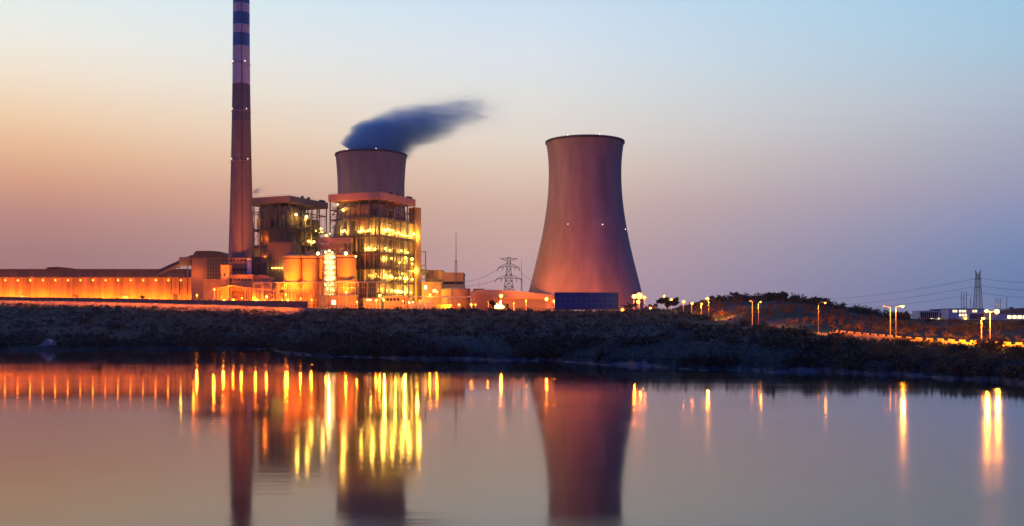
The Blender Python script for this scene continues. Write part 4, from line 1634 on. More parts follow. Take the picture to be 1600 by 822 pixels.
for k, px in enumerate(range(508, 860, 32)):  # hidden floods added to brighten the building fronts in the yard
    x, y = X(px, 806), 806
    gz = ground(x, y)
    t = thing('floodlight', 'added hidden floodlight just behind the crest fence shining on the yard', 'floodlight', (x, y, gz), 0, 'added floodlights along the crest fence')
    MB().tube((0, 0, -.5), (0, 0, .9), .12, .1, 6).build('post', M['galv'], t)
    MB().box(-.45, .45, -.3, .3, .9, 1.5).build('lamp_head', M['steel'], t)
    MB().ball((0, .4, 1.3), .3, 8, 6).build('bulb', M['e_orange_dim'], t)
    point((0, 1.2, 1.9), 11000 * (.5 + random.random()), ORANGE if k % 3 else YELLOW, .6, t)

# tower floods: on masts beside the billboard
def flood_mast(px, py, Y, bulbs, power, label, col=ORANGE):
    p = W(px, py, Y)
    gz = ground(p.x, p.y)
    h = p.z - gz
    t = thing('floodlight_mast', label, 'light mast', (p.x, p.y, gz), 0, 'floodlight masts beside the tower')
    MB().tube((0, 0, -.5), (0, 0, h + .8), .35, .2, 8).build('mast', M['galv'], t)
    MB().box(-2.2, 2.2, -.3, .3, h - .1, h + .25).build('crossarm', M['galv'], t)
    for (dx, dz, r) in bulbs:
        MB().ball((dx, -.9, h + dz), r, 10, 7).build('bulb', M['e_orange'], t)
    if power:
        point((0, -3.2, h + .2), power, col, .9, t)


flood_mast(999, 462.5, 745, [(0, 0, 2.6), (-2.0, .2, 1.3), (1.6, -.6, 1.3)], 80000, 'tallest floodlight mast with the brightest lamp by the tower edge')
flood_mast(990.5, 463.5, 748, [(0, 0, 1.7)], 34000, 'floodlight mast between the blue billboard and the brightest mast')
flood_mast(1006.5, 465, 750, [(0, 0, 1.3)], 6000, 'shorter floodlight mast on the bush side of the brightest mast')
flood_mast(997, 472, 740, [(0, 0, 1.4)], 5000, 'low floodlight mast below the brightest lamp')
# big uplights added for the tower shell, unseen behind yard buildings and billboard
for px, Y, pw in ((825, 868, 48000), (870, 850, 46000), (925, 845, 38000), (975, 858, 34000)):
    x = X(px, Y)
    gz = ground(x, Y)
    t = thing('floodlight', 'added unseen floodlight shining up the free-standing cooling tower', 'floodlight', (x, Y, gz), 0, 'added uplights of the cooling tower')
    MB().tube((0, 0, -.5), (0, 0, 1.6), .15, .15, 6).build('post', M['galv'], t)
    MB().box(-.8, .8, -.4, .4, 1.6, 2.6).build('lamp_head', M['steel'], t)
    MB().ball((0, .6, 2.2), .5, 8, 6).build('bulb', M['e_orange_dim'], t)
    point((0, 2.0, 3.2), pw, ORANGE, 1.0, t)

def added_spot(px, Y, h, target, power, cone, col, label, group, blend=.7):  # added lamp on a post, brightens whatever it is aimed at
    x = X(px, Y)
    gz = ground(x, Y)
    t = thing('floodlight', label, 'floodlight', (x, Y, gz), 0, group)
    MB().tube((0, 0, -.5), (0, 0, h), .15, .12, 6).build('post', M['galv'], t)
    MB().box(-.7, .7, -.4, .4, h, h + .9).build('lamp_head', M['steel'], t)
    MB().ball((0, .3, h + 1.0), .4, 8, 6).build('bulb', M['e_orange_dim'], t)
    d = bpy.data.lights.new('lamp_light', 'SPOT')
    d.energy = power
    d.color = col
    d.spot_size = R(cone)
    d.spot_blend = blend
    d.shadow_soft_size = .6
    o = bpy.data.objects.new('lamp_light', d)
    COL.objects.link(o)
    o.parent = t
    o.location = (0, .6, h + 1.4)
    v = Vector(target) - Vector((x, Y, gz + h + 1.4))
    o.rotation_euler = v.to_track_quat('-Z', 'Y').to_euler()


for px, Y, pw, py in ((352, 866, 140000, 340), (384, 862, 110000, 345)):
    added_spot(px, Y, 3, W(374, py, 912), pw, 60, ORANGE, 'added narrow floodlight behind the parapet wall shining up the tall chimney', 'added uplights of the chimney')
added_spot(470, 846, 10, W(560, 310, 890), 200000, 34, ORANGE, 'added floodlight on a post before the silos aimed at the bright boiler house roof', 'added roof edge floodlights')
added_spot(660, 850, 10, W(622, 310, 905), 200000, 34, ORANGE, 'added floodlight on a post by the pipe bridge aimed at the bright boiler house roof', 'added roof edge floodlights')
added_spot(440, 850, 10, W(450, 330, 970), 200000, 44, ORANGE, 'added floodlight on a post by the tall portal canopy aimed at the darker boiler house', 'added roof edge floodlights')
added_spot(790, 868, 9, W(890, 370, 930), 160000, 120, ORANGE, 'added floodlight by the long workshop aimed at the free-standing cooling tower', 'added uplights beside the workshop', 1.0)
added_spot(455, 842, 12, W(475, 420, 872), 220000, 80, ORANGE, 'added floodlight on a tall post aimed at the end silo', 'added silo floodlights')
added_spot(540, 838, 12, W(535, 420, 872), 220000, 80, ORANGE, 'added floodlight on a tall post aimed at the widest silo', 'added silo floodlights')
added_spot(700, 842, 8, W(700, 440, 930), 110000, 90, ORANGE, 'added floodlight on a post aimed at the turbine hall', 'added turbine hall floodlights')

# glaring work light
t = thing('work_light', 'glaring white work light trailer with a red beacon in the yard', 'work light', (X(780, 800), 800, ground(X(780, 800), 800)))
MB().box(-2, 2, -1, 1, .6, 2.2).build('trailer_body', M['yellow'], t)
MB().tube((0, 0, 2.2), (0, 0, 7.5), .15, .12, 6).build('mast', M['galv'], t)
for dx, dz, r in ((-2.3, 2.9, 1.5), (-.2, 3.2, 1.7), (1.9, 3.2, 1.5), (-2.4, 5.0, 1.0), (.9, 5.6, .9), (3.2, 2.8, 1.0)):
    MB().ball((dx, -1.3, dz), r, 9, 6).build('bulb', M['e_white'], t)
MB().ball((1.2, -1.0, 7.6), .8, 8, 6).build('beacon', M['e_red'], t)
MB().tube((-1.2, -.9, .5), (-1.2, -.7, .5), .5, n=12).build('wheel', M['rubber'], t)
MB().tube((1.2, -.9, .5), (1.2, -.7, .5), .5, n=12).build('wheel', M['rubber'], t)
point((0, -4, 4), 3500, (1, .7, .35), .8, t)


# ------------------------------------------------------------------ billboard
def billboard():
    Y = 748
    x0, x1 = X(867, Y), X(966, Y)
    gz = ground((x0 + x1) / 2, Y)
    t = thing('billboard', 'wide plain dark blue billboard standing before the free-standing cooling tower', 'billboard', ((x0 + x1) / 2, Y, gz), R(0))
    w = (x1 - x0) / 2
    z0, z1 = Z(482.5, Y) - gz, Z(457.5, Y) - gz
    MB().box(-w, w, 0, .5, z0, z1).build('panel', M['blue'], t)
    sm = MB()
    for k in range(1, 12):
        x = -w + 2 * w * k / 12
        sm.box(x - .07, x + .07, -.05, -.003, z0, z1)
    for k in (1, 2):
        z = z0 + (z1 - z0) * k / 3
        sm.box(-w, w, -.04, -.002, z - .06, z + .06)
    sm.build('seam_trim', M['clad_dark'], t)
    f = MB()
    f.box(-w - .3, w + .3, -.15, .65, z1, z1 + .35)
    f.box(-w - .3, w + .3, -.15, .65, z0 - .35, z0)
    f.box(-w - .3, -w, -.15, .65, z0, z1)
    f.box(w, w + .3, -.15, .65, z0, z1)
    f.build('frame', M['clad_dark'], t)
    for k in range(6):
        x = -w + 2 * w * (k + .5) / 6
        MB().box(x - .4, x + .4, .7, 1.5, -1, z1 - .5).build('post', M['steel'], t)
        MB().bar((x, 1.2, z1 * .7), (x, 6, -1), .3).build('back_brace', M['steel'], t)


billboard()


# ------------------------------------------------------------------ masts and pylons
def lattice_leg(mb, h, b0, b1, n, w, p=1.0, z0=0.0):
    def half(z):
        return b1 + (b0 - b1) * (1 - z / h) ** p
    zs = [h * (1 - (1 - k / n) ** 1.25) if False else h * k / n for k in range(n + 1)]
    for i in range(n):
        a, b = half(zs[i]), half(zs[i + 1])
        ca = [(-a, -a), (a, -a), (a, a), (-a, a)]
        cb = [(-b, -b), (b, -b), (b, b), (-b, b)]
        for k in range(4):
            j = (k + 1) % 4
            mb.bar((*ca[k], z0 + zs[i]), (*cb[k], z0 + zs[i + 1]), w)
            mb.bar((*ca[k], z0 + zs[i]), (*cb[j], z0 + zs[i + 1]), w * .6)
            mb.bar((*ca[j], z0 + zs[i]), (*cb[k], z0 + zs[i + 1]), w * .6)
            mb.bar((*cb[k], z0 + zs[i + 1]), (*cb[j], z0 + zs[i + 1]), w * .6)


def pylon_near():
    Y = 1120
    s = Y / F
    bz = 28.0
    t = thing('pylon', 'broad armed lattice pylon between turbine hall and the free-standing cooling tower', 'pylon', (X(795, Y), Y, bz))
    h = Z(402, Y) - bz
    mb = MB()
    lattice_leg(mb, h, 9.5, 1.6, 9, .55, 1.5)
    mb.build('lattice_mast', M['steel'], t)
    for py, half, up in ((404, 13.5, -3.0), (416, 16, 3.6), (434, 19.5, 3.8), (456, 16, 3.8)):
        z = Z(py, Y) - bz
        a = half * s
        arm = MB()
        for sg in (-1, 1):
            arm.bar((sg * 1.4, 0, z), (sg * a, 0, z - (1.6 if up > 0 else 0)), .5)
            arm.bar((sg * 1.6, 0, z + up), (sg * a, 0, z - (1.6 if up > 0 else 0)), .5)
            for q in (.35, .65):
                arm.bar((sg * a * q, 0, z - (1.6 * q if up > 0 else 0)), (sg * a * q, 0, z + up * (1 - q)), .3)
        ob = arm.build('crossarm', M['steel'], t)
        if up > 0:
            ins = MB()
            for sg in (-1, 1):
                for q in (.55, 1.0):
                    ins.tube((sg * a * q, 0, z - 1.6 * q), (sg * (a * q + 1.2 * sg * sg), 0, z - 1.6 * q - 3.6), .35, .35, 6)
            ins.build('insulator', M['clad_dark'], ob)
    return t


pylon_near()


def mast(px, py0, Y, bz, label, r=.45, stays=False):
    t = thing('antenna_mast', label, 'mast', (X(px, Y), Y, bz))
    h = Z(py0, Y) - bz
    mb = MB()
    lattice_leg(mb, h * .62, r * 1.6, r * 1.2, 14, .28)
    mb.build('lattice_mast', M['steel'], t)
    MB().tube((0, 0, h * .6), (0, 0, h), r * .55, r * .25, 6).build('spire', M['steel'], t)


mast(712.5, 362, 930, 28, 'tall thin antenna mast rising in front of the turbine hall', .75)
mast(815, 405, 1100, 28, 'thin lightning mast beside the broad armed pylon', .5)
mast(748.5, 440, 1000, 28, 'short thin mast over the store room roof', .4)


def pylon_far():
    Y = 1300
    s = Y / F
    bz = 16.0
    t = thing('pylon', 'slender lattice pylon with a forked top above the far buildings', 'pylon', (X(1528, Y), Y, bz))
    h = Z(429, Y) - bz
    mb = MB()
    lattice_leg(mb, h, 5.2, 2.0, 9, .42, 1.0)
    mb.build('lattice_mast', M['steel'], t)
    hd = MB()
    for sg in (-1, 1):
        hd.bar((sg * 2.2, 0, h - 2), (sg * 3.2, 0, h + 5.5), .8)
        hd.bar((sg * .6, 0, h), (sg * 3.0, 0, h + 4.5), .5)
    for z in (h - 6, h - 17):
        hd.box(-2.9, 2.9, -2.9, 2.9, z, z + .8)
    hd.build('forked_head', M['steel'], t)


pylon_far()


def gantry(px, n, gap, py0, Y, label, bz=17.0):
    t = thing('substation_mast', label, 'mast', (X(px, Y), Y, bz), 0, 'lightning masts of the far substation')
    h = Z(py0, Y) - bz
    mb = MB()
    for k in range(n):
        x = (k - (n - 1) / 2) * gap
        mb.tube((x, 0, 0), (x, 0, h * (1 - .03 * (k % 2))), .55, .25, 6)
        for j in range(3):
            mb.bar((x - .8, 0, h * (.8 + .07 * j)), (x + .8, 0, h * (.8 + .07 * j)), .3)
    for z in (.75, .45):
        if n > 1:
            mb.bar((-(n - 1) / 2 * gap, 0, h * z), ((n - 1) / 2 * gap, 0, h * z), .35)
    mb.build('mast_frame', M['steel'], t)


gantry(1506, 3, 3.2, 455, 1240, 'close group of three dark masts beside the forked pylon')
gantry(1516.5, 1, 3, 466, 1240, 'single short mast between the three masts and the forked pylon')
gantry(1559.5, 3, 2.8, 465.5, 1240, 'three small masts above the arched hall roof')
gantry(1573, 1, 3, 464, 1240, 'single thin mast at the arched hall end')


def cable(p0, p1, sag, label, r=.16):
    pts = []
    for k in range(25):
        t = k / 24
        q = p0.lerp(p1, t)
        q.z -= sag * 4 * t * (1 - t)
        pts.append(q - p0)
    o = MB().path(pts, r, 4).build('power_line', M['steel'])
    o.location = p0
    tag(o, label, 'power line', 'power lines')


for (y0, y1, sg, lb) in ((434, 441.5, 2, 'highest power line running from the forked pylon to the frame edge'), (445.5, 453, 2, 'middle power line running from the forked pylon to the frame edge'), (456.5, 464.5, 2, 'lowest power line running from the forked pylon to the frame edge')):
    cable(W(1530, y0, 1300), W(1615, y1, 1290), sg, lb)
for (y0, y1, lb) in ((435, 468, 'highest power line sagging from the forked pylon toward the wooded hill'), (447, 478, 'middle power line sagging from the forked pylon toward the wooded hill'), (459, 484, 'lowest power line sagging from the forked pylon toward the wooded hill')):
    cable(W(1526, y0, 1300), W(1290, y1, 1700), 4, lb)
cable(W(783, 417, 1120), W(728, 440, 1080), 3, 'upper power line from the broad armed pylon to the turbine hall')
cable(W(778, 436, 1120), W(726, 447, 1080), 2, 'lower power line from the broad armed pylon to the turbine hall')
cable(W(808, 419, 1120), W(842, 446, 1080), 2, 'power line from the broad armed pylon toward the cooling tower')


# ------------------------------------------------------------------ far buildings on the skyline
t = block(1437, 1480, 485.5, 1200, 22, 'office_building', 'pale office building with tall narrow dark windows far off', 'building', M['white'], M['white'], 15.5,
          windows=[(1438, 1466, 488, 497, 9)], eave=.3)
MB().box(X(1461, 1200) - t.location.x, X(1478, 1200) - t.location.x, 4, 16, Z(485.4, 1200) - 15.5, Z(483, 1200) - 15.5).build('roof_storey', M['clad_dark'], t)
MB().box(X(1468, 1200) - t.location.x, X(1479, 1200) - t.location.x, -.3, -.003, Z(497, 1200) - 15.5, Z(490, 1200) - 15.5).build('dark_panel', M['clad_dark'], t)
for px in (1455, 1466, 1476, 1479):
    MB().ball((X(px, 1200) - t.location.x, -1.5, Z(498, 1200) - 15.5), 1.0 if px > 1470 else .6, 8, 5).build('bulb', M['e_white'], t)
t = block(1482, 1537, 482, 1180, 24, 'apartment_block', 'far block with two rows of lit yellow windows under the forked pylon', 'building', M['white'], M['roof'], 15.5,
          windows=[(1488, 1496, 484.5, 488, 2), (1498, 1510, 484.5, 488, 3), (1519, 1527, 484.5, 488, 2), (1498, 1511, 490.5, 494, 3), (1541.5, 1549, 484.5, 488, 1)][:4], wmat='e_win', eave=.6)
MB().box(X(1515, 1180) - t.location.x, X(1537, 1180) - t.location.x, -.3, -.003, Z(499, 1180) - 15.5, Z(490.5, 1180) - 15.5).build('dark_panel', M['clad_dark'], t)
MB().ball((X(1508, 1180) - t.location.x, -1.5, Z(497.5, 1180) - 15.5), 1.2, 8, 5).build('bulb', M['e_yellow'], t)


def arched_hall():
    Y = 1180
    x0, x1 = X(1552, Y), X(1660, Y)
    bz = 15.5
    t = thing('arched_hall', 'wide far hall with a shallow arched roof and bright windows', 'building', (x0, Y, bz))
    w = x1 - x0
    h = Z(490, Y) - bz
    MB().box(0, w, 0, 30, -1, h).build('wall', M['white'], t)
    arc = [(-1, h)] + [(-1 + (w + 2) * k / 14, h + .5 + 6.2 * math.sin(math.pi * (k / 14)) ** .8) for k in range(15)] + [(w + 1, h)]
    MB().prism(arc, -1, 31).build('roof', M['clad_brown'], t)
    for k in range(9):
        a = X(1574 + k * 8, Y) - x0
        f = MB().box(a, a + 4.6, -.15, -.003, 3.6, 7.4).build('window', M['steel_lit'], t)
        MB().box(a + .25, a + 4.35, -.2, -.152, 3.8, 7.2).build('pane', M['e_white'], f)
    MB().box(X(1586, Y) - x0, X(1590, Y) - x0, 10, 14, h + 5, h + 8).build('rooftop_vent', M['roof'], t)


arched_hall()


# ------------------------------------------------------------------ road lamps and barrier
def street_lamp(px, top_py, Y, heads, label, power=12000, spill=0):
    Y -= 4
    x = X(px, Y)
    gz = ground(x, Y)
    h = Z(top_py, Y) - gz
    t = thing('street_lamp', label, 'street lamp', (x, Y, gz), 0, 'street lamps along the river road')
    MB().tube((0, 0, -.5), (0, 0, h), .2, .1, 10).build('pole', M['pole'], t)
    MB().lathe([(.4, -.3), (.4, .5), (.28, .6)], 10).build('base_plate', M['galv'], t)
    for (dx, lit, r) in heads:
        a = MB().path([(0, 0, h - .3), (dx * .5, -.2, h + .25), (dx, -.3, h + .35)], .07, 6).build('arm', M['pole'], t)
        MB().box(dx - .55, dx + .55, -.55, 0.0, h + .25, h + .5).build('lamp_head', M['galv'], a)
        if lit:
            MB().ball((dx, -.3, h + .1), r, 10, 7, .8).build('bulb', M['e_orange'], a)
            d = bpy.data.lights.new('lamp_light', 'SPOT')
            d.energy = power * 3.0
            d.color = ORANGE
            d.spot_size = R(168)
            d.spot_blend = .25
            d.shadow_soft_size = .4
            lo = bpy.data.objects.new('lamp_light', d)
            COL.objects.link(lo)
            lo.parent = t
            lo.location = (dx, -.6, h - .9)
            lo.rotation_euler = Vector((0, .55, -.83)).to_track_quat('-Z', 'Y').to_euler()
            if spill:
                point((dx, -1.2, h - .2), spill, (1.0, .29, .012), .5, t)
    return t


street_lamp(1547, 487, 374, [(2.3, True, .95), (-1.6, True, .42)], 'brightest street lamp with two arms beside the barrier', 26000, 60000)
street_lamp(1533.5, 498.5, 378, [(0.35, True, .5)], 'shorter street lamp next to the brightest one', 9000)
street_lamp(1399.5, 479.5, 390, [(2.4, True, .5)], 'street lamp with one lit arm near the start of the barrier blocks', 18000, 20000)
street_lamp(1391, 480, 394, [(-2.6, False, .4)], 'street lamp with an unlit arm beside the lit one', 0)
street_lamp(1278.5, 474, 424, [(2.8, True, .4)], 'lone street lamp standing at the bend before the wooded hill', 16000, 300)
street_lamp(1175.5, 471.5, 486, [(-1.0, False, .3)], 'unlit street lamp in a pair below the hill trees', 0)
street_lamp(1185, 472.5, 478, [(.9, True, .4)], 'dim lit street lamp in a pair below the hill trees', 20000, 500)
street_lamp(1095.5, 475, 612, [(.3, True, .75)], 'shorter lit street lamp nearest the crest bushes', 16000, 800)
street_lamp(1107.5, 467, 596, [(-.9, True, 1.15)], 'taller lit street lamp nearest the crest bushes', 30000, 42000)
for px, py, Y, r, lb in ((1037.5, 463, 720, .85, 'road lamp glowing above the broad silhouetted tree'), (1049.5, 469, 715, 1.2, 'road lamp shining through the broad silhouetted tree'),
                         (1068, 471, 690, 1.1, 'road lamp just past the broad silhouetted tree'), (1081, 473.5, 670, .8, 'small road lamp between the silhouetted tree and the road pair')):
    yard_lamp(px, py, Y, 6500, lb, 'e_orange', r, ORANGE, 'lamps along the upper road')


def barrier():
    # near kerb of the road from the bend out past the frame edge
    pts = []
    for i, p in enumerate(ROAD_PTS):
        d = (ROAD_PTS[min(i + 1, len(ROAD_PTS) - 1)] - ROAD_PTS[max(i - 1, 0)])
        d.z = 0
        d.normalize()
        s = Vector((d.y, -d.x, 0))
        if s.y < 0:
            s = -s
        if abs(s.y) < .3:
            continue
        q = p + s * 6.2
        px = 800 + F * q.x / q.y
        if 1252 < px < 1760:
            pts.append(Vector((q.x, q.y, p.z)))
    o = pts[0].copy()
    t = thing('road_barrier', 'long pale concrete road barrier with raised blocks along the river side', 'barrier', o)
    P_ = [p - o for p in pts]
    L_ = [0]
    for a, b in zip(P_, P_[1:]):
        L_.append(L_[-1] + (b - a).length)

    def at(d):
        for i in range(len(P_) - 1):
            if d <= L_[i + 1]:
                return P_[i].lerp(P_[i + 1], (d - L_[i]) / (L_[i + 1] - L_[i]))
        return P_[-1]
    total = L_[-1]
    rail, low = MB(), MB()
    n = 80
    for k in range(n):
        rail.bar(at(total * k / n) + Vector((0, 0, .55)), at(total * (k + 1) / n) + Vector((0, 0, .55)), .35, .7)
        low.bar(at(total * k / n) + Vector((0, 0, -.35)), at(total * (k + 1) / n) + Vector((0, 0, -.35)), .6, 1.1)
    rail.build('rail', M['plaster'], t)
    low.build('kerb_edging', M['concrete'], t)
    d = 1.0
    while d < total - 2.5:
        MB().bar(at(d) + Vector((0, -.03, 1.12)), at(d + 2.3) + Vector((0, -.03, 1.12)), .5, 1.15).build('raised_block', M['plaster'], t)
        d += 3.9
    return P_, o


barrier()
# retaining wall below the barrier, its shadow put into the dark colour
ww = MB()
pr = []
for i, p in enumerate(ROAD_PTS):
    d = (ROAD_PTS[min(i + 1, len(ROAD_PTS) - 1)] - ROAD_PTS[max(i - 1, 0)])
    d.z = 0
    d.normalize()
    s = Vector((d.y, -d.x, 0))
    if s.y > 0:
        s = -s
    q = p + s * 6.9
    px = 800 + F * q.x / q.y
    if 1440 < px < 1550:
        pr.append(Vector((q.x, q.y, p.z)))
for a, b in zip(pr, pr[1:]):
    ww.bar(a + Vector((0, 0, -2.7)), b + Vector((0, 0, -2.7)), .5, 3.6)
t = thing('retaining_wall', 'shadow-toned retaining wall under the barrier between the street lamps', 'wall', (0, 0, 0))
ww.build('wall', M['concrete_dark'], t)


# ------------------------------------------------------------------ vegetation
def leaf_mesh(name, blobs, per, size, m, parent=None, seed=1):
    """blobs: (x, y, z, rx, rz) ; many small leaf clumps through each blob's volume"""
    g = np.random.default_rng(seed)
    B = np.array(blobs, float)
    n = len(B)
    cnt = np.full(n, per) if np.isscalar(per) else np.array(per)
    idx = np.repeat(np.arange(n), cnt)
    k = len(idx)
    d = g.normal(size=(k, 3))
    d /= np.linalg.norm(d, axis=1)[:, None]
    rr = g.random(k) ** 0.45
    # ragged outline: each direction has its own reach
    reach = 0.75 + 0.45 * np.sin(d[:, 0] * 5 + B[idx, 0]) * np.sin(d[:, 2] * 6 + B[idx, 1] * .7) * 0.6 + g.random(k) * .25
    c = B[idx, :3] + d * (rr * reach)[:, None] * B[idx][:, [3, 3, 4]]
    sz = size * (0.6 + 0.9 * g.random(k)) * np.clip(B[idx, 3] / 2.2, .55, 1.6)
    a = g.normal(size=(k, 3))
    a /= np.linalg.norm(a, axis=1)[:, None]
    b = np.cross(a, g.normal(size=(k, 3)))
    b /= np.linalg.norm(b, axis=1)[:, None]
    v = np.stack([c - a * sz[:, None], c + b * sz[:, None] * .6, c + a * sz[:, None], c - b * sz[:, None] * .6], axis=1).reshape(-1, 3)
    me = bpy.data.meshes.new(name)
    me.vertices.add(4 * k)
    me.vertices.foreach_set('co', v.ravel())
    me.loops.add(4 * k)
    me.loops.foreach_set('vertex_index', np.arange(4 * k))
    me.polygons.add(k)
    me.polygons.foreach_set('loop_start', np.arange(0, 4 * k, 4))
    me.polygons.foreach_set('loop_total', np.full(k, 4))
    me.update()
    me.validate()
    me.materials.append(m)
    o = bpy.data.objects.new(name, me)
    COL.objects.link(o)
    if parent is not None:
        o.parent = parent
    return o


def scatter(n, px0, px1, k0, k1, rmin, rmax, seed, cond=None, flat=.75):
    g = random.Random(seed)
    out = []
    tries = 0
    while len(out) < n and tries < n * 12:
        tries += 1
        px = px0 + (px1 - px0) * g.random()
        ys, zs = col_at(px)
        q = k0 + (k1 - k0) * g.random()
        i = int(q)
        y = ys[i] + (ys[min(i + 1, NK - 1)] - ys[i]) * (q - i)
        x = X(px, y)
        if cond and not cond(px, q, x, y):
            continue
        e, _ = road_at(x, y)
        if e < 9 or ground(x, y) < .25:
            continue
        r = rmin + (rmax - rmin) * g.random() ** 2
        out.append((x, y, ground(x, y) + r * flat * .45, r, r * flat))
    return out


def patchy(th):
    return lambda px, q, x, y: float(fbm(x * 1.9 + 3, y * 1.1)) > th


def stuff(name, blobs, per, size, m, seed, label):
    o = leaf_mesh(name, blobs, per, size, m, None, seed)
    o['kind'] = 'stuff'
    o['label'] = label
    return o


S1 = scatter(3400, -120, 1340, 2.2, 5.1, .6, 3.2, 11, patchy(-.45))
stuff('bank_scrub', S1, 46, .5, M['leaf'], 3, 'dark green scrub covering the river bank')
S2 = scatter(6500, -120, 1640, 2.0, 5.4, .3, 1.3, 12, None, .7)
stuff('bank_weeds', S2, 26, .34, M['leaf3'], 4, 'dry weeds and brush on the river bank')
S3 = scatter(2200, -60, 1660, 2.15, 3.5, .7, 2.7, 13, patchy(-.6), .8)
stuff('shore_undergrowth', S3, 48, .4, M['leaf'], 5, 'low dark undergrowth along the water edge')
S10 = scatter(3000, -120, 1080, 4.0, 5.0, .6, 2.3, 31, None, .9)
stuff('slope_scrub', S10, 40, .45, M['leaf3'], 33, 'low dark scrub on the upper bank slope')
S9 = scatter(420, 428, 660, 2.1, 3.9, .8, 2.8, 23, None, .85)
stuff('spit_undergrowth', S9, 60, .4, M['leaf'], 25, 'dense dark undergrowth on the spit')
S4 = scatter(900, 1300, 1660, 2.2, 5.6, .6, 2.6, 14, patchy(-.5), .85)
stuff('roadside_brush', S4, 80, .28, M['leaf2'], 6, 'lamplit brush below the road barrier')
S5 = scatter(900, 1060, 1680, 7.15, 8.0, .7, 2.5, 15, patchy(-.5), .9)
stuff('hillside_undergrowth', S5, 60, .4, M['leaf2'], 7, 'scrub and small trees covering the hill behind the road')
S6 = scatter(360, 1110, 1420, 7.85, 8.15, 1.0, 3.4, 16, None, 1.1)
stuff('ridge_undergrowth', S6, 90, .42, M['leaf'], 8, 'dark brush along the ridge of the hill')
S7 = scatter(260, 930, 1110, 5.6, 6.4, .8, 2.2, 17, None, .9)
stuff('crest_undergrowth', S7, 70, .36, M['leaf'], 9, 'dark brush on the crest by the floodlight masts')
S8 = scatter(320, -60, 930, 4.97, 5.1, .5, 1.4, 18, patchy(-.2), .9)
stuff('crest_weeds', S8, 40, .3, M['leaf3'], 10, 'low weeds along the crest of the bank')


def tree(px, base_py, top_py, Y, halfw, label, kind='leaf', dens=1.0, seed=1, group='trees on the skyline', sparse=False):
    g = random.Random(seed)
    s = Y / F
    x = X(px, Y)
    gz = ground(x, Y)
    h = Z(top_py, Y) - gz
    w = halfw * s
    t = thing('tree', label, 'tree', (x, Y, gz), 0, group)
    tr = MB()
    hb = h * .42
    lean = (g.random() - .5) * .12 * h
    tr.path([(0, 0, -.6), (lean * .3, 0, hb * .5), (lean * .6, 0, hb), (lean, 0, h * .8)], [.035 * h + .1, .028 * h + .08, .02 * h + .06, .05], 8)
    blobs = []
    nl = 9 if not sparse else 11
    for k in range(nl):
        a = 2 * math.pi * k / nl + g.random()
        ln = w * (.45 + .5 * g.random())
        zt = hb + (h - hb) * (.25 + .65 * g.random())
        e = Vector((math.cos(a) * ln, math.sin(a) * ln, zt))
        st = Vector((lean * .5, 0, hb * (.7 + .4 * g.random())))
        tr.path([st, st.lerp(e, .5) + Vector((0, 0, .08 * h)), e], [.018 * h + .08, .013 * h + .06, .08], 6)
        r = w * (.28 + .22 * g.random()) if not sparse else w * (.16 + .16 * g.random())
        blobs.append((e.x, e.y, e.z, r, r * .75))
        if sparse:
            q = st.lerp(e, .65)
            blobs.append((q.x, q.y, q.z + .06 * h, r * .7, r * .5))
    if not sparse:
        blobs += [(lean, 0, h * .78, w * .5, h * .18), (0, 0, h * .6, w * .55, h * .2)]
    tr.build('trunk', M['trunk'], t)
    leaf_mesh('crown', blobs, int((230 if not sparse else 190) * dens), .46 if not sparse else .46, M[kind], t, seed)


tree(1043, 487, 465, 662, 19, 'broad sparse tree silhouetted against lamps on the crest', 'leaf', 1.4, 3, sparse=True)
tree(1149, 476, 456, 735, 9, 'thin sparse tree sticking up from the hill ridge', 'leaf', 1.0, 4, sparse=True)
tree(1164, 476, 464, 735, 6, 'small sparse tree beside the thin one on the ridge', 'leaf', 1.0, 5, sparse=True)
tree(1214, 477, 460, 700, 15, 'dense rounded tree on top of the hill', 'leaf', 1.6, 6)
tree(1262, 479, 469, 660, 8, 'small tree on the ridge before the lone street lamp', 'leaf', 1.0, 7, sparse=True)
tree(1280, 479, 465, 655, 12, 'spreading tree behind the lone street lamp', 'leaf', 1.1, 8, sparse=True)
tree(1348, 494, 482, 640, 9, 'sparse tree at the falling end of the hill ridge', 'leaf', 1.0, 9, sparse=True)
tree(1363, 495, 488, 640, 4, 'tiny tree at the end of the hill ridge', 'leaf', 1.0, 10)
tree(985, 489, 473, 716, 9, 'scraggly sapling glowing beside the low ground lamp', 'leaf3', 1.0, 12, sparse=True)
tree(1022, 487, 475, 690, 8, 'small shrubby tree between the masts and the broad tree', 'leaf3', 1.0, 13, sparse=True)
tree(1453, 512, 499, 560, 6, 'dark rounded tree behind the barrier below the office building', 'leaf', 1.2, 14)
tree(770, 487, 470, 792, 6, 'dark bushy tree beside the glaring work light', 'leaf', 1.2, 15)
tree(222, 472, 461, 955, 4, 'small dark tree poking above the parapet wall', 'leaf', 1.0, 16)
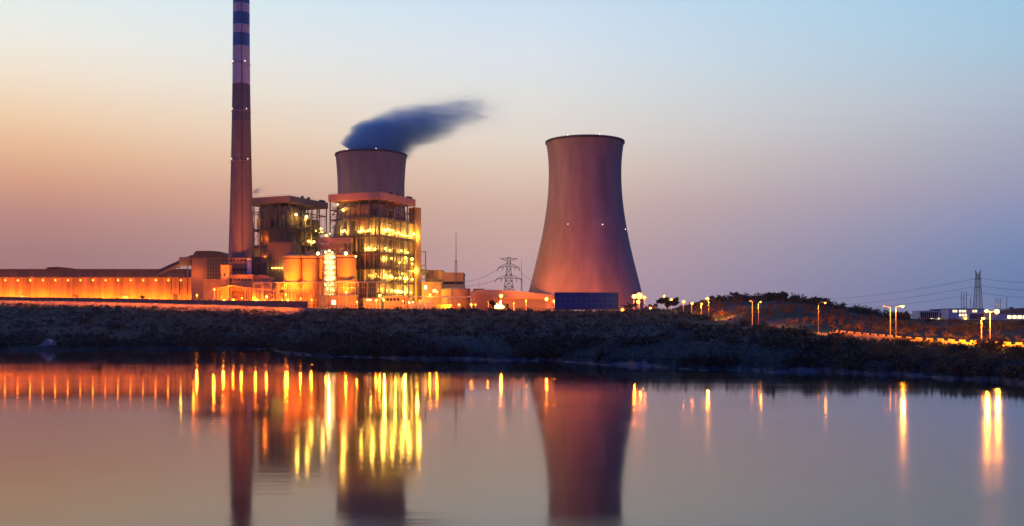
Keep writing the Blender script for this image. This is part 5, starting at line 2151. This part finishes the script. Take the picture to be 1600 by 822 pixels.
for k, (px, Y, hw, hp, kind, lb) in enumerate([
    (151, 800, 9, 16, 'leaf', 'dark upright bush on the slope below the storage hall'), (133, 700, 11, 11, 'leaf', 'wide dark bush lower on the slope'),
    (178, 640, 10, 10, 'leaf', 'rounded dark bush near the water on the far bank'), (320, 790, 7, 9, 'leaf', 'dark bush at the edge of the sandy slope'),
    (560, 452, 14, 11, 'leaf', 'dark mounded bush on the bank spit'), (870, 385, 8, 16, 'leaf', 'dark bush at the water edge by a pale grassy ledge'),
    (1545, 330, 26, 26, 'leaf2', 'large reddish lit bush below the brightest street lamp'), (1500, 300, 24, 20, 'leaf', 'big dark bush at the water edge below the barrier'),
    (1590, 300, 22, 22, 'leaf2', 'spreading bush at the frame edge below the barrier'), (1330, 330, 18, 14, 'leaf', 'dark wide bush below the barrier start'),
    (1225, 320, 16, 14, 'leaf', 'dark bush on the low bank below the bend'), (1415, 330, 18, 14, 'leaf2', 'brownish bush below the first barrier blocks')]):
    s = Y / F
    x = X(px, Y)
    gz = ground(x, Y)
    g = random.Random(40 + k)
    w, h = hw * s, hp * s
    t = thing('bush', lb, 'bush', (x, Y, gz), 0, 'bushes on the bank')
    bl = [(w * (g.random() - .5) * 1.4, w * (g.random() - .5) * 1.2, h * (.3 + .4 * g.random()), w * (.35 + .25 * g.random()), h * .38) for _ in range(10)]
    leaf_mesh('foliage', bl, 130, .26, M[kind], t, 60 + k)
    st = MB()
    for _ in range(6):
        b_ = g.choice(bl)
        st.path([(0, 0, -.3), (b_[0] * .5, b_[1] * .5, b_[2] * .6), b_[:3]], [.12, .07, .03], 5)
    st.build('stem', M['trunk'], t)

# pale slab at the water edge on the far bank
o = MB().prism([(-5.5, 0), (4.5, 0), (4.0, 1.6), (.6, 5.2)], -3, 3).build('boat_ramp', M['concrete'])
o.location = (X(75, 500), 500, 0.2)
tag(o, 'pale wedge of concrete at the water edge of the far bank', 'ramp')


# ------------------------------------------------------------------ river haze
def haze():
    o = MB().box(-3300, 3700, -260, 3200, -6, 352)
    m = bpy.data.materials.new('river haze')
    m.use_nodes = True
    nt = m.node_tree
    nt.nodes.clear()
    out = nt.nodes.new('ShaderNodeOutputMaterial')
    pv = nt.nodes.new('ShaderNodeVolumePrincipled')
    pv.inputs['Color'].default_value = (0.94, 0.93, 0.95, 1)
    pv.inputs['Density'].default_value = 2.5e-5
    pv.inputs['Anisotropy'].default_value = 0.8
    nt.links.new(pv.outputs[0], out.inputs['Volume'])
    b = o.build('haze', m)
    b['kind'] = 'stuff'
    b['label'] = 'thin dusk haze over the river and the plant'


haze()
